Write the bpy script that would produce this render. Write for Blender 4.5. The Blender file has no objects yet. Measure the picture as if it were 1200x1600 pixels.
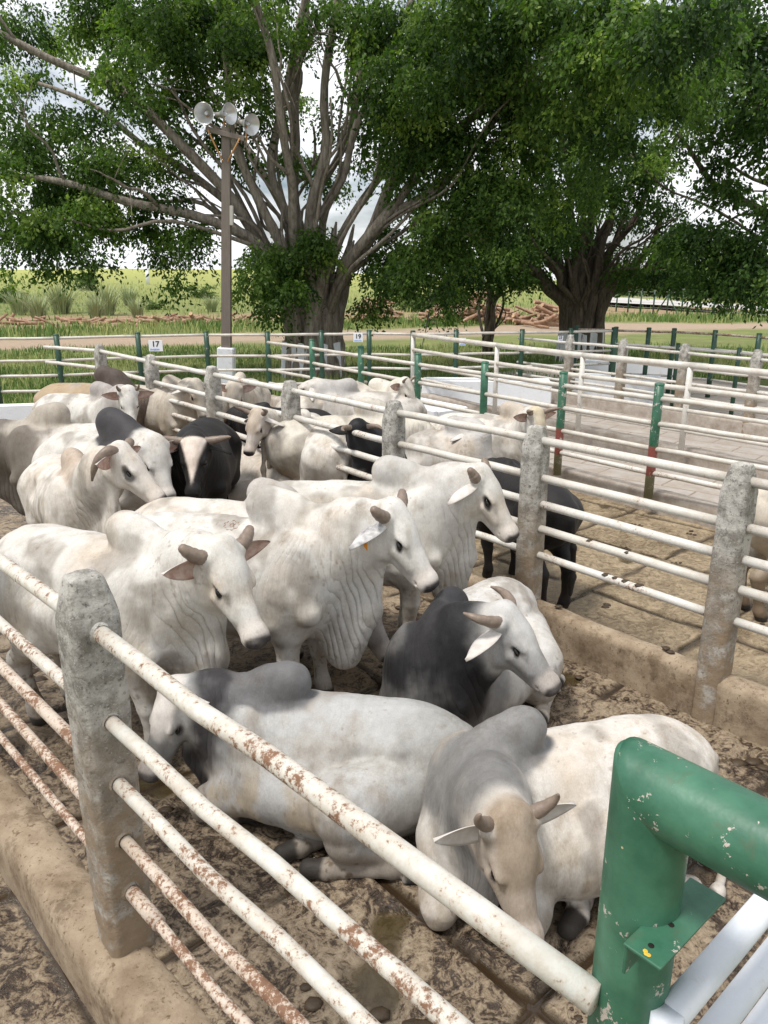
import bpy, math, random
import numpy as np

SC = bpy.context.scene
COL = SC.collection
# ------------------------------------------------------------------ camera
CAM_H, PITCH, FPX = 3.1, math.atan(364/1200.0), 1200.0       # eye height, downward tilt, focal length in 1200x1600 pixels
cam = bpy.data.cameras.new('camera'); cam_o = bpy.data.objects.new('camera', cam); COL.objects.link(cam_o)
cam_o.location = (0, 0, CAM_H); cam_o.rotation_euler = (math.pi/2-PITCH, 0, 0)
cam.sensor_fit = 'VERTICAL'; cam.sensor_height = 24.0; cam.lens = 24.0*FPX/1600.0
cam.clip_start = .05; cam.clip_end = 3000
SC.camera = cam_o
# ------------------------------------------------------------------ sky and sun
SUN_EL, SUN_AZ = math.radians(66), math.radians(-125)         # azimuth measured from +Y towards +X
w = bpy.data.worlds.new('World'); SC.world = w; w.use_nodes = True
nt = w.node_tree; nt.nodes.clear()
def wn(t, **k):
    n = nt.nodes.new(t)
    for a, b in k.items(): setattr(n, a, b)
    return n
out = wn('ShaderNodeOutputWorld'); bg = wn('ShaderNodeBackground'); sky = wn('ShaderNodeTexSky', sky_type='NISHITA', sun_disc=False)
sky.sun_elevation = SUN_EL; sky.sun_rotation = SUN_AZ; sky.air_density = 1.0; sky.dust_density = 2.0
tc = wn('ShaderNodeTexCoord')
dv = wn('ShaderNodeVectorMath', operation='MULTIPLY'); dv.inputs[1].default_value = (3.0, 3.0, 7.5); nt.links.new(tc.outputs['Generated'], dv.inputs[0])
nz = wn('ShaderNodeTexNoise'); nz.inputs['Scale'].default_value = 1.0; nz.inputs['Detail'].default_value = 7; nz.inputs['Roughness'].default_value = .55
nt.links.new(dv.outputs[0], nz.inputs['Vector'])
rp = wn('ShaderNodeValToRGB'); rp.color_ramp.elements[0].position = .36; rp.color_ramp.elements[1].position = .50
nt.links.new(nz.outputs['Fac'], rp.inputs[0])
mx = wn('ShaderNodeMixRGB'); mx.inputs[2].default_value = (20.0, 20.4, 21.0, 1)
nt.links.new(rp.outputs[0], mx.inputs[0]); sm = wn('ShaderNodeVectorMath', operation='SCALE'); sm.inputs['Scale'].default_value = 1.8; nt.links.new(sky.outputs[0], sm.inputs[0]); nt.links.new(sm.outputs[0], mx.inputs[1])
nt.links.new(mx.outputs[0], bg.inputs[0]); bg.inputs[1].default_value = .055; nt.links.new(bg.outputs[0], out.inputs[0])
sun = bpy.data.lights.new('sun', 'SUN'); sun.energy = 3.2; sun.angle = math.radians(11); sun.color = (1, .96, .9)
sun_o = bpy.data.objects.new('sun', sun); COL.objects.link(sun_o)
sun_o.rotation_euler = (math.pi/2-SUN_EL, 0, -SUN_AZ+math.pi)
SC.view_settings.view_transform = 'Standard'; SC.view_settings.look = 'None'; SC.view_settings.gamma = 1
SC.view_settings.use_curve_mapping = False; SC.view_settings.exposure = 0.1
SC.cycles.use_denoising = True
SC.cycles.max_bounces = 6; SC.cycles.transparent_max_bounces = 8
# ------------------------------------------------------------------ helpers
f32 = np.float32
def R(a): return math.radians(a)

def hash3(ix, iy, iz, seed):
    h = (ix*374761393 + iy*668265263 + iz*2147483647 + seed*1274126177) & 0xffffffff
    h = ((h ^ (h >> 13)) * 1274126177) & 0xffffffff
    h = h ^ (h >> 16)
    return (h & 0xffff).astype(f32) / 65535.0

def vnoise(p, scale, seed=0):
    """smooth value noise in 0..1 at points p (N,3)"""
    q = np.asarray(p, dtype=np.float64) / np.asarray(scale, dtype=np.float64)
    i = np.floor(q).astype(np.int64); f = q - i
    f = f*f*(3-2*f)
    r = 0
    for dx in (0, 1):
        wx = f[:, 0] if dx else 1-f[:, 0]
        for dy in (0, 1):
            wy = f[:, 1] if dy else 1-f[:, 1]
            for dz in (0, 1):
                wz = f[:, 2] if dz else 1-f[:, 2]
                r = r + wx*wy*wz*hash3(i[:, 0]+dx, i[:, 1]+dy, i[:, 2]+dz, seed)
    return r

def fbm(p, scale, seed=0, oct=3):
    r = 0; a = 0.5; s = np.asarray(scale, dtype=np.float64); t = 0
    for o in range(oct):
        r = r + a*vnoise(p, s, seed+o*17); t += a; a *= .5; s = s*.5
    return r/t

def sstep(a, b, x):
    t = np.clip((x-a)/(b-a), 0, 1)
    return t*t*(3-2*t)

def smin(a, b, k):
    h = np.clip(.5+.5*(b-a)/k, 0, 1)
    return b*(1-h)+a*h-k*h*(1-h)

def mesh_from(name, verts, faces, smooth=True, mats=(), mat_idx=None):
    """verts (N,3) array, faces (M,3|4) array or list of index lists"""
    me = bpy.data.meshes.new(name)
    if isinstance(faces, np.ndarray):
        nv = len(verts); nf, k = faces.shape
        me.vertices.add(nv); me.vertices.foreach_set('co', np.asarray(verts, dtype=f32).ravel())
        me.loops.add(nf*k); me.loops.foreach_set('vertex_index', faces.astype(np.int32).ravel())
        me.polygons.add(nf); me.polygons.foreach_set('loop_start', np.arange(0, nf*k, k, dtype=np.int32))
        me.update(calc_edges=True)
    else:
        me.from_pydata([tuple(map(float, v)) for v in verts], [], [tuple(int(i) for i in f) for f in faces])
        me.update()
    if smooth:
        me.polygons.foreach_set('use_smooth', np.ones(len(me.polygons), dtype=bool))
    for m in mats: me.materials.append(m)
    if mat_idx is not None:
        me.polygons.foreach_set('material_index', np.asarray(mat_idx, dtype=np.int32))
    return me

def link(name, me, parent=None, loc=(0, 0, 0), rot=(0, 0, 0)):
    o = bpy.data.objects.new(name, me); COL.objects.link(o)
    o.location = loc; o.rotation_euler = rot
    if parent is not None: o.parent = parent
    return o

def thing(name, label, cat, loc=(0, 0, 0), rotz=0, group=None):
    o = bpy.data.objects.new(name, None); COL.objects.link(o)
    o.empty_display_size = .2
    o.location = loc; o.rotation_euler = (0, 0, rotz)
    o['label'] = label; o['category'] = cat
    if group: o['group'] = group
    return o

def tag(o, label, cat, group=None, kind=None):
    if label: o['label'] = label
    if cat: o['category'] = cat
    if group: o['group'] = group
    if kind: o['kind'] = kind
    return o

class MB:
    """collects simple solids into one mesh"""
    def __init__(s): s.v = []; s.f = []; s.n = 0; s.mi = []; s.cur = 0; s.sm = []
    def add(s, v, f, smooth=True):
        v = np.asarray(v, dtype=float).reshape(-1, 3)
        s.v.append(v); s.f += [[i+s.n for i in q] for q in f]; s.n += len(v)
        s.mi += [s.cur]*len(f); s.sm += [smooth]*len(f)
    def box(s, c, d, rz=0, M=None, bev=0.0):
        x, y, z = d[0]/2, d[1]/2, d[2]/2
        if bev > 0:
            b = min(bev, x*.45, y*.45, z*.45)
            rings = []
            def ring(zz, ins):
                X, Y = x-ins, y-ins; bb = b
                return [(X, -Y+bb, zz), (X, Y-bb, zz), (X-bb, Y, zz), (-X+bb, Y, zz), (-X, Y-bb, zz), (-X, -Y+bb, zz), (-X+bb, -Y, zz), (X-bb, -Y, zz)]
            rings = [ring(-z, b), ring(-z+b, 0), ring(z-b, 0), ring(z, b)]
            v = np.array([p for r in rings for p in r]); f = []
            for k in range(3):
                for i in range(8):
                    j = (i+1) % 8
                    f.append([k*8+i, k*8+j, k*8+8+j, k*8+8+i])
            f.append([7-i for i in range(8)]); f.append([24+i for i in range(8)])
        else:
            v = np.array([[a, b_, c_] for c_ in (-z, z) for a, b_ in ((-x, -y), (x, -y), (x, y), (-x, y))])
            f = [[3, 2, 1, 0], [4, 5, 6, 7], [0, 1, 5, 4], [1, 2, 6, 5], [2, 3, 7, 6], [3, 0, 4, 7]]
        if M is not None: v = v @ np.array(M).T
        elif rz:
            c_, s_ = math.cos(rz), math.sin(rz)
            v = np.stack([v[:, 0]*c_-v[:, 1]*s_, v[:, 0]*s_+v[:, 1]*c_, v[:, 2]], 1)
        s.add(v+np.asarray(c), f, False)
    def tube(s, pts, r, n=10, cap=True, jit=0):
        pts = np.asarray(pts, dtype=float); k = len(pts)
        r = np.broadcast_to(np.asarray(r, dtype=float), (k,))
        tg = np.gradient(pts, axis=0); tg /= np.linalg.norm(tg, axis=1)[:, None]+1e-9
        up = np.array([0, 0, 1.]) if abs(tg[0, 2]) < .9 else np.array([1., 0, 0])
        a = np.cross(tg[0], up); a /= np.linalg.norm(a)
        vs = []
        for i in range(k):
            a = a - tg[i]*(a@tg[i]); a /= np.linalg.norm(a)+1e-9
            b = np.cross(tg[i], a)
            an = np.linspace(0, 2*math.pi, n, endpoint=False)
            vs.append(pts[i]+r[i]*(np.cos(an)[:, None]*a+np.sin(an)[:, None]*b))
        v = np.concatenate(vs); f = []
        for i in range(k-1):
            for j in range(n):
                j2 = (j+1) % n
                f.append([i*n+j, i*n+j2, i*n+n+j2, i*n+n+j])
        if cap:
            f.append(list(range(n))[::-1]); f.append([(k-1)*n+j for j in range(n)])
        s.add(v, f)
    def lathe(s, prof, o, ax, n=24, closed=False):
        """prof list of (r, t) along axis ax from o"""
        ax = np.asarray(ax, float); ax /= np.linalg.norm(ax)
        up = np.array([0, 0, 1.]) if abs(ax[2]) < .9 else np.array([1., 0, 0])
        a = np.cross(ax, up); a /= np.linalg.norm(a); b = np.cross(ax, a)
        an = np.linspace(0, 2*math.pi, n, endpoint=False)
        v = np.concatenate([np.asarray(o)+ax*t+rr*(np.cos(an)[:, None]*a+np.sin(an)[:, None]*b) for rr, t in prof])
        k = len(prof); f = []
        for i in range(k-1):
            for j in range(n):
                j2 = (j+1) % n
                f.append([i*n+j, i*n+j2, i*n+n+j2, i*n+n+j])
        if closed:
            for j in range(n):
                j2 = (j+1) % n
                f.append([(k-1)*n+j, (k-1)*n+j2, j2, j])
        s.add(v, f)
    def build(s, name, mats, parent=None, loc=(0, 0, 0), rot=(0, 0, 0), smooth=None):
        if not isinstance(mats, (list, tuple)): mats = [mats]
        v = np.concatenate(s.v)
        me = mesh_from(name, v, s.f, False, mats, s.mi)
        me.polygons.foreach_set('use_smooth', np.array(s.sm if smooth is None else [smooth]*len(s.sm), dtype=bool))
        return link(name, me, parent, loc, rot)

# ---------------------------------------------------------- implicit surfaces
def surface_nets(fn, lo, hi, h):
    """mesh the zero set of fn(points)->distance inside the box lo..hi with cells of size h"""
    lo = np.asarray(lo, float); hi = np.asarray(hi, float); B = 4
    nb = np.ceil((hi-lo)/(h*B)).astype(int)
    n = nb*B
    ax = [lo[i]+h*B*(np.arange(nb[i])+.5) for i in range(3)]
    cp = np.stack(np.meshgrid(*ax, indexing='ij'), -1).reshape(-1, 3)
    dc = fn(cp.astype(f32)).reshape(nb)
    act = np.abs(dc) < h*B*1.45
    g = np.repeat(np.repeat(np.repeat(np.sign(dc)*h*3, B, 0), B, 1), B, 2).astype(f32)
    am = np.repeat(np.repeat(np.repeat(act, B, 0), B, 1), B, 2)
    ii = np.argwhere(am)
    P = (lo+h*(ii+.5)).astype(f32)
    d = np.concatenate([fn(P[k:k+200000]) for k in range(0, len(P), 200000)])
    g[am] = d
    ins = g < 0
    # cells with mixed corners
    def sh(a, c): return a[c[0]:n[0]-1+c[0], c[1]:n[1]-1+c[1], c[2]:n[2]-1+c[2]]
    cs = [(i, j, k) for i in (0, 1) for j in (0, 1) for k in (0, 1)]
    cnt = sum(sh(ins, c).astype(np.int8) for c in cs)
    mix = (cnt > 0) & (cnt < 8)
    ci = np.argwhere(mix)
    idx = np.full(mix.shape, -1, dtype=np.int64); idx[mix] = np.arange(len(ci))
    acc = np.zeros((len(ci), 3)); num = np.zeros(len(ci))
    cv = {c: sh(g, c)[mix] for c in cs}
    for a in range(3):
        for c in cs:
            if c[a]: continue
            c2 = list(c); c2[a] = 1; c2 = tuple(c2)
            va, vb = cv[c], cv[c2]
            m = (va < 0) != (vb < 0)
            t = np.where(m, va/(va-vb+1e-12*(va == vb)), 0)
            p = np.array(c, float)[None, :].repeat(len(ci), 0); p[:, a] += t
            acc += p*m[:, None]; num += m
    V = lo+h*(ci+.5+acc/num[:, None])
    Q = []
    for a in range(3):
        b, c = (a+1) % 3, (a+2) % 3
        sl0 = [slice(1, n[i]-1) for i in range(3)]; sl0[a] = slice(0, n[a]-1)
        sl1 = list(sl0); sl1[a] = slice(1, n[a])
        A, Bv = ins[tuple(sl0)], ins[tuple(sl1)]
        e = np.argwhere(A != Bv)
        fl = A[A != Bv]
        off = np.array([s_.start for s_ in sl0]); e = e+off
        def cell(db, dc_):
            q = e.copy(); q[:, b] += db; q[:, c] += dc_
            return idx[q[:, 0], q[:, 1], q[:, 2]]
        q = np.stack([cell(-1, -1), cell(0, -1), cell(0, 0), cell(-1, 0)], 1)
        q[~fl] = q[~fl][:, ::-1]
        Q.append(q)
    Q = np.concatenate(Q); Q = Q[(Q >= 0).all(1)]
    return V, Q
# ------------------------------------------------------------------ materials
M = {}
class NB:
    """small node-building helper for one procedural material"""
    def __init__(s, name, rough=.7, spec=.4):
        s.m = bpy.data.materials.new(name); s.m.use_nodes = True; s.t = s.m.node_tree
        s.b = s.t.nodes['Principled BSDF']; s.b.inputs['Roughness'].default_value = rough; s.b.inputs['Specular IOR Level'].default_value = spec
        s.co = s.co0 = s.n('ShaderNodeTexCoord').outputs['Object']; s.geo = s.n('ShaderNodeNewGeometry'); s.bmp = None
        s.rnd = s.n('ShaderNodeObjectInfo').outputs['Random']
        M[name] = s.m
    def n(s, t, **k):
        q = s.t.nodes.new(t)
        for a, b in k.items(): setattr(q, a, b)
        return q
    def l(s, a, b): s.t.links.new(a, b)
    def world(s): s.co = s.geo.outputs['Position']; return s
    def shift(s):
        """offset the pattern per object"""
        a = s.n('ShaderNodeVectorMath', operation='ADD'); m = s.n('ShaderNodeMath', operation='MULTIPLY'); m.inputs[1].default_value = 37.0
        s.l(s.rnd, m.inputs[0]); s.l(s.co, a.inputs[0]); s.l(m.outputs[0], a.inputs[1]); s.co = a.outputs[0]; return s
    def noise(s, scale, detail=4, rough=.6, stretch=None, dist=0):
        q = s.n('ShaderNodeTexNoise'); q.inputs['Scale'].default_value = scale; q.inputs['Detail'].default_value = detail; q.inputs['Roughness'].default_value = rough
        q.inputs['Distortion'].default_value = dist
        c = s.co
        if stretch:
            mp = s.n('ShaderNodeMapping'); mp.inputs['Scale'].default_value = stretch; s.l(c, mp.inputs[0]); c = mp.outputs[0]
        s.l(c, q.inputs['Vector']); return q.outputs['Fac']
    def voro(s, scale, feat='F1', out='Distance'):
        q = s.n('ShaderNodeTexVoronoi', feature=feat); q.inputs['Scale'].default_value = scale; s.l(s.co, q.inputs['Vector']); return q.outputs[out]
    def ramp(s, v, stops, interp='LINEAR'):
        q = s.n('ShaderNodeValToRGB'); q.color_ramp.interpolation = interp; e = q.color_ramp.elements
        while len(e) < len(stops): e.new(.5)
        for el, (p, c) in zip(e, stops):
            el.position = p; el.color = (c, c, c, 1) if not isinstance(c, (tuple, list)) else (*c, 1)
        s.l(v, q.inputs[0]); return q.outputs[0]
    def mix(s, f, a, b, mode='MIX'):
        q = s.n('ShaderNodeMixRGB', blend_type=mode)
        for i, x in enumerate((f, a, b)):
            if isinstance(x, (int, float)): q.inputs[i].default_value = x if i == 0 else (x, x, x, 1)
            elif isinstance(x, (tuple, list)): q.inputs[i].default_value = (*x, 1)
            else: s.l(x, q.inputs[i])
        return q.outputs[0]
    def math(s, op, a, b=None):
        q = s.n('ShaderNodeMath', operation=op)
        for i, x in enumerate((a, b)):
            if x is None: continue
            if isinstance(x, (int, float)): q.inputs[i].default_value = x
            else: s.l(x, q.inputs[i])
        return q.outputs[0]
    def z(s, a, b, world=False):
        """0 at height a, 1 at height b"""
        q = s.n('ShaderNodeSeparateXYZ'); s.l(s.geo.outputs['Position'] if world else s.co0, q.inputs[0])
        r = s.n('ShaderNodeMapRange'); r.inputs[1].default_value = a; r.inputs[2].default_value = b; s.l(q.outputs['Z'], r.inputs[0]); return r.outputs[0]
    def bump(s, h, strength=.3, dist=.01):
        q = s.n('ShaderNodeBump'); q.inputs['Strength'].default_value = strength; q.inputs['Distance'].default_value = dist; s.l(h, q.inputs['Height'])
        if s.bmp is not None: s.l(s.bmp, q.inputs['Normal'])
        s.bmp = q.outputs[0]; s.l(s.bmp, s.b.inputs['Normal']); return s
    def col(s, c):
        if isinstance(c, (tuple, list)): s.b.inputs['Base Color'].default_value = (*c, 1)
        else: s.l(c, s.b.inputs['Base Color'])
        return s
    def rough(s, r):
        s.l(r, s.b.inputs['Roughness']); return s

# hide
k = NB('hide', .62, .25).shift()
at = k.n('ShaderNodeAttribute', attribute_name='coat').outputs['Color']
k.col(k.mix(1, k.mix(1, at, k.ramp(k.noise(26, 5, .7), [(.3, .93), (.7, 1.05)]), 'MULTIPLY'), k.ramp(k.noise(140, 3, .7, (1, 1, .3)), [(.3, .90), (.7, 1.06)]), 'MULTIPLY'))
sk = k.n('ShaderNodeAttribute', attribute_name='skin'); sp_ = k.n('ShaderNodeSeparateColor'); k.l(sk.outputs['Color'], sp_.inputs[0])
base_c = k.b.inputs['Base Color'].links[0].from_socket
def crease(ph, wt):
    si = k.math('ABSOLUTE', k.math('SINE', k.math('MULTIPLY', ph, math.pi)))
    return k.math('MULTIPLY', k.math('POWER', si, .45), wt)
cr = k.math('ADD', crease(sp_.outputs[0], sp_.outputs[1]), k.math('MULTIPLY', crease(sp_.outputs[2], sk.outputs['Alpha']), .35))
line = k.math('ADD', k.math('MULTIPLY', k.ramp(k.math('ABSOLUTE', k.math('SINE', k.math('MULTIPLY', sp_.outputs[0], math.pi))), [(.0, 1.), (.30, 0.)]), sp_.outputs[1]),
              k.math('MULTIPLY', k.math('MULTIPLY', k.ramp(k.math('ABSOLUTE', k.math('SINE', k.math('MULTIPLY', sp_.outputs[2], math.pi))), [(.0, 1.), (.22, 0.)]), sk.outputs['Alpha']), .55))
k.col(k.mix(k.math('MULTIPLY', line, k.ramp(k.noise(5, 3, .6), [(.42, .0), (.70, .5)])), base_c, k.mix(1, base_c, (.60, .50, .40), 'MULTIPLY')))   # brownish grime lines that also paint wrinkle shading into the skin folds
cur = k.b.inputs['Base Color'].links[0].from_socket
stk = k.ramp(k.noise(11, 5, .72, (1, 1, .22)), [(.36, 0.), (.56, 1.)]); pat = k.ramp(k.noise(2.6, 3, .6), [(.40, 0.), (.62, 1.)])
k.col(k.mix(k.math('MULTIPLY', k.math('SUBTRACT', 1.0, stk), k.math('ADD', k.math('MULTIPLY', pat, .75), .15)), cur, k.mix(1, cur, (.72, .665, .595), 'MULTIPLY')))   # dried run-off and dust
k.bump(k.math('MULTIPLY', cr, k.ramp(k.noise(3.5, 3, .6), [(.35, .45), (.62, 1.)])), .65, .017)
k.bump(k.noise(16, 5, .6), .3, .012); k.bump(k.noise(70, 4, .7, (1, 1, .35)), .5, .005)
k.b.inputs['Sheen Weight'].default_value = .03; k.b.inputs['Sheen Roughness'].default_value = .5
k = NB('horn', .45); k.col(k.mix(k.noise(30, 4, .6), (.10, .075, .06), (.30, .23, .18))); k.bump(k.noise(50, 3, .6), .4, .004)
for n_, c1, c2 in (('ear_white', (.50, .46, .42), (.64, .60, .56)), ('ear_inner', (.36, .21, .17), (.52, .40, .34)), ('ear_dark', (.012, .011, .011), (.03, .027, .025)), ('ear_tip', (.25, .25, .26), (.62, .60, .58))):
    k = NB(n_, .7, .2); k.col(k.mix(k.ramp(k.noise(14, 3, .6), [(.35, 0.), (.65, 1.)]), c1, c2)); k.bump(k.noise(90, 2, .6), .2, .003)
k = NB('eye', .08, .6); k.col((.008, .006, .006))
k = NB('tag_orange', .45); k.col(k.mix(k.noise(40), (.75, .24, .02), (.85, .36, .05)))
k = NB('brand', .8); k.col(k.mix(k.noise(60), (.16, .09, .06), (.30, .18, .13)))
# concrete posts: grey with dark lichen on top, brown splashes towards the foot
k = NB('post_concrete', .9, .2).shift()
g = k.mix(k.ramp(k.noise(9, 6, .65), [(.40, 0.), (.60, 1.)]), (.23, .215, .19), (.50, .48, .44))
g = k.mix(k.ramp(k.noise(38, 5, .75), [(.54, 0.), (.64, .9)]), g, (.12, .112, .10))
g = k.mix(k.ramp(k.noise(75, 3, .7), [(.60, 0.), (.68, 1.)]), g, (.50, .49, .46))
sp = k.ramp(k.noise(6, 5, .7), [(.38, 0.), (.58, 1.)])
g = k.mix(k.math('MULTIPLY', k.z(1.5, .5, True), k.math('ADD', sp, .25)), g, (.27, .205, .14))
k.col(g); k.bump(k.noise(45, 6, .75), .8, .012); k.bump(k.voro(60), .25, .004)
# mud-coated concrete curb
k = NB('curb_concrete', .85, .25).world()
g = k.mix(k.ramp(k.noise(4, 6, .65), [(.35, 0.), (.65, 1.)]), (.20, .145, .095), (.37, .295, .21))
g = k.mix(k.ramp(k.noise(30, 5, .7, (1, 1, .6)), [(.58, 0.), (.66, 1.)]), g, (.14, .095, .055))
g = k.mix(k.ramp(k.noise(3.2, 6, .75), [(.52, 0.), (.64, .75)]), g, (.115, .08, .05))
g = k.mix(k.ramp(k.noise(60, 3, .7), [(.64, 0.), (.70, 1.)]), g, (.10, .07, .045))
k.col(g); k.bump(k.noise(22, 6, .7), .6, .012)
k = NB('kerb_dry', .9, .2).world(); k.col(k.mix(k.ramp(k.noise(5, 6, .7), [(.35, 0.), (.65, 1.)]), (.30, .25, .205), (.46, .415, .37))); k.bump(k.noise(18, 5, .7), .5, .012)
# white-painted pipes with rust
def pipe(name, rust, paint=(.66, .65, .61), scale=18.0, dirty=.25):
    k = NB(name, .5, .4).shift()
    n1 = k.noise(scale, 6, .72); n2 = k.noise(scale*3.2, 5, .75); n3 = k.noise(3.0, 3, .6)
    m_ = k.math('ADD', k.math('MULTIPLY', n2, .5), k.math('ADD', k.math('MULTIPLY', n1, .35), k.math('MULTIPLY', n3, .35)))
    th = .80-rust*.22
    mask = k.ramp(m_, [(th-.03, 0.), (th+.03, 1.)])
    halo = k.ramp(m_, [(th-.14, 0.), (th+.02, 1.)])
    p = k.mix(k.ramp(k.noise(7, 4, .6), [(.4, 0.), (.75, dirty)]), paint, (.36, .29, .22))
    p = k.mix(k.math('MULTIPLY', halo, .45), p, (.44, .32, .22))
    rc = k.mix(k.noise(50, 4, .7), (.11, .065, .045), (.28, .145, .08)) if rust < .9 else k.mix(k.noise(9, 5, .7), (.10, .075, .06), (.20, .16, .135))
    k.col(k.mix(mask, p, rc)); k.rough(k.mix(mask, .45, .85)); k.bump(m_, .35, .006); k.bump(k.noise(90, 3, .6), .15, .003)
pipe('pipe_clean', .34, (.62, .60, .55), 18.0, .45); pipe('pipe_worn', .45); pipe('pipe_rusty', .66, (.62, .61, .56), 14.0, .45); pipe('pipe_bare', .84, (.60, .53, .46), 16.0, .5)
pipe('pipe_gate', .04, (.68, .71, .76), 8.0, .05)
# green paint, chipped
def green(name, chip, lo=(.30, .04, .03), redz=None):
    k = NB(name, .42, .45).shift()
    g = k.mix(k.ramp(k.noise(5, 5, .65), [(.35, 0.), (.7, 1.)]), (.022, .095, .055), (.065, .185, .115))
    g = k.mix(k.ramp(k.noise(11, 5, .7), [(.58, 0.), (.72, .7)]), g, (.085, .10, .055))
    if redz: g = k.mix(k.ramp(k.z(redz[0], redz[1]), [(.45, 0.), (.55, 1.)]), g, k.mix(k.ramp(k.z(redz[2], redz[3]), [(.45, 0.), (.55, 1.)]), (.24, .07, .055), (.17, .17, .10)))
    n_ = k.math('ADD', k.math('MULTIPLY', k.noise(9, 6, .75), .7), k.math('MULTIPLY', k.noise(60, 4, .7), .3))
    ms = k.ramp(n_, [(.64-chip, 0.), (.655-chip, 1.)])
    g = k.mix(ms, g, (.47, .42, .37))
    sp = k.ramp(k.voro(22), [(.045, 1.), (.07, 0.)])
    g = k.mix(k.math('MULTIPLY', sp, k.ramp(k.noise(4, 2), [(.52, 0.), (.56, 1.)])), g, (.62, .50, .30))
    k.col(g); k.rough(k.mix(k.noise(14, 4), .32, .55)); k.bump(k.noise(9, 4, .6), .25, .012); k.bump(ms, .3, .002)
green('green_big', .045); green('green_post', .035); green('green_red', .07, redz=(1.02, .92, .62, .52)); green('green_far', .03)
for nd_ in [q for q in M['green_far'].node_tree.nodes if q.type == 'MIX_RGB'][:1]:
    nd_.inputs[1].default_value = (.018, .055, .035, 1); nd_.inputs[2].default_value = (.035, .095, .062, 1)
# pen floors: wet trodden manure over concrete
k = NB('mud_floor', .6, .45).world()
big = k.noise(1.3, 4, .6); mid_ = k.noise(8.5, 6, .74, None, 1.6); fin = k.noise(38, 6, .75, None, .8)
m_ = k.math('ADD', k.math('MULTIPLY', big, .26), k.math('ADD', k.math('MULTIPLY', mid_, .46), k.math('MULTIPLY', fin, .28)))
g = k.ramp(m_, [(.40, (.020, .013, .009)), (.470, (.062, .042, .027)), (.492, (.19, .14, .09)), (.55, (.31, .243, .168)), (.66, (.43, .355, .265))])
at = k.n('ShaderNodeAttribute', attribute_name='wet').outputs['Color']
ws = k.n('ShaderNodeSeparateColor'); k.l(at, ws.inputs[0])
g = k.mix(k.math('MULTIPLY', ws.outputs[2], .8), g, k.mix(k.ramp(m_, [(.42, 0.), (.58, 1.)]), (.20, .145, .085), (.40, .315, .20)))
g = k.mix(ws.outputs[0], g, (.050, .036, .014)); g = k.mix(ws.outputs[1], g, (.035, .022, .012))
k.col(g)
r = k.mix(k.ramp(k.math('ADD', k.math('MULTIPLY', mid_, .6), k.math('MULTIPLY', big, .4)), [(.40, 0.), (.56, 1.)]), .22, .8)
k.rough(k.mix(ws.outputs[0], r, .06))
dry = k.math('SUBTRACT', 1.0, ws.outputs[0])
k.bump(k.math('MULTIPLY', k.math('ADD', mid_, k.math('MULTIPLY', fin, .5)), dry), .7, .025); k.bump(k.math('MULTIPLY', k.noise(80, 4, .7), dry), .4, .006)
# paved pen further back
k = NB('paved_floor', .85, .2).world()
mp = k.n('ShaderNodeMapping'); mp.inputs['Rotation'].default_value = (0, 0, R(41.3)); k.l(k.geo.outputs['Position'], mp.inputs[0])
br = k.n('ShaderNodeTexBrick'); br.inputs['Scale'].default_value = 1; br.inputs['Brick Width'].default_value = 1.1; br.inputs['Row Height'].default_value = .55; br.inputs['Mortar Size'].default_value = .018
br.inputs['Color1'].default_value = (.38, .345, .315, 1); br.inputs['Color2'].default_value = (.44, .405, .37, 1); br.inputs['Mortar'].default_value = (.21, .165, .13, 1); k.l(mp.outputs[0], br.inputs['Vector'])
g = k.mix(k.ramp(k.noise(2.2, 6, .68), [(.38, 0.), (.62, .8)]), br.outputs['Color'], (.31, .26, .215))
g = k.mix(k.ramp(k.noise(9, 5, .7), [(.58, 0.), (.70, .8)]), g, (.47, .42, .37))
k.col(g); k.bump(k.noise(14, 5, .7), .5, .01)
# white-washed masonry
k = NB('whitewash', .85, .25).world()
g = k.mix(k.ramp(k.noise(5, 6, .7), [(.56, 0.), (.78, .7)]), (.78, .80, .83), (.48, .44, .39))
k.col(k.mix(k.ramp(k.noise(24, 5, .75), [(.66, 0.), (.74, .8)]), g, (.30, .25, .20))); k.bump(k.noise(20, 4), .4, .01)
k = NB('white_block', .8, .3); k.col(k.mix(k.ramp(k.noise(6, 5, .7), [(.5, 0.), (.8, .6)]), (.76, .78, .82), (.46, .44, .40))); k.bump(k.noise(25, 4), .3, .01)
# terrain: grass, trodden tracks and red soil by place
k = NB('terrain', .95, .1).world()
spx = k.n('ShaderNodeSeparateXYZ'); k.l(k.geo.outputs['Position'], spx.inputs[0])
n0 = k.noise(.10, 5, .65); yy = k.math('ADD', spx.outputs['Y'], k.math('MULTIPLY', k.math('SUBTRACT', n0, .5), 26.0))
def band(v, a, b, s_):
    u = k.n('ShaderNodeMapRange'); u.inputs[1].default_value = a-s_; u.inputs[2].default_value = a+s_; k.l(v, u.inputs[0])
    d = k.n('ShaderNodeMapRange'); d.inputs[1].default_value = b+s_; d.inputs[2].default_value = b-s_; k.l(v, d.inputs[0])
    return k.math('MULTIPLY', u.outputs[0], d.outputs[0])
gr = k.mix(k.ramp(k.noise(.35, 5, .7), [(.35, 0.), (.65, 1.)]), (.11, .18, .045), (.24, .28, .09))
gr = k.mix(k.ramp(k.noise(2.5, 6, .75), [(.4, 0.), (.62, 1.)]), gr, (.19, .18, .085))
gr = k.mix(k.ramp(yy, [(0., 0.), (1., 1.)]), gr, gr)
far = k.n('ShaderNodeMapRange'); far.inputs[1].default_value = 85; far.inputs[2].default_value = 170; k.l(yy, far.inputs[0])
gr = k.mix(far.outputs[0], gr, k.mix(k.noise(.6, 5, .7), (.30, .35, .10), (.42, .40, .15)))
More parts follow.
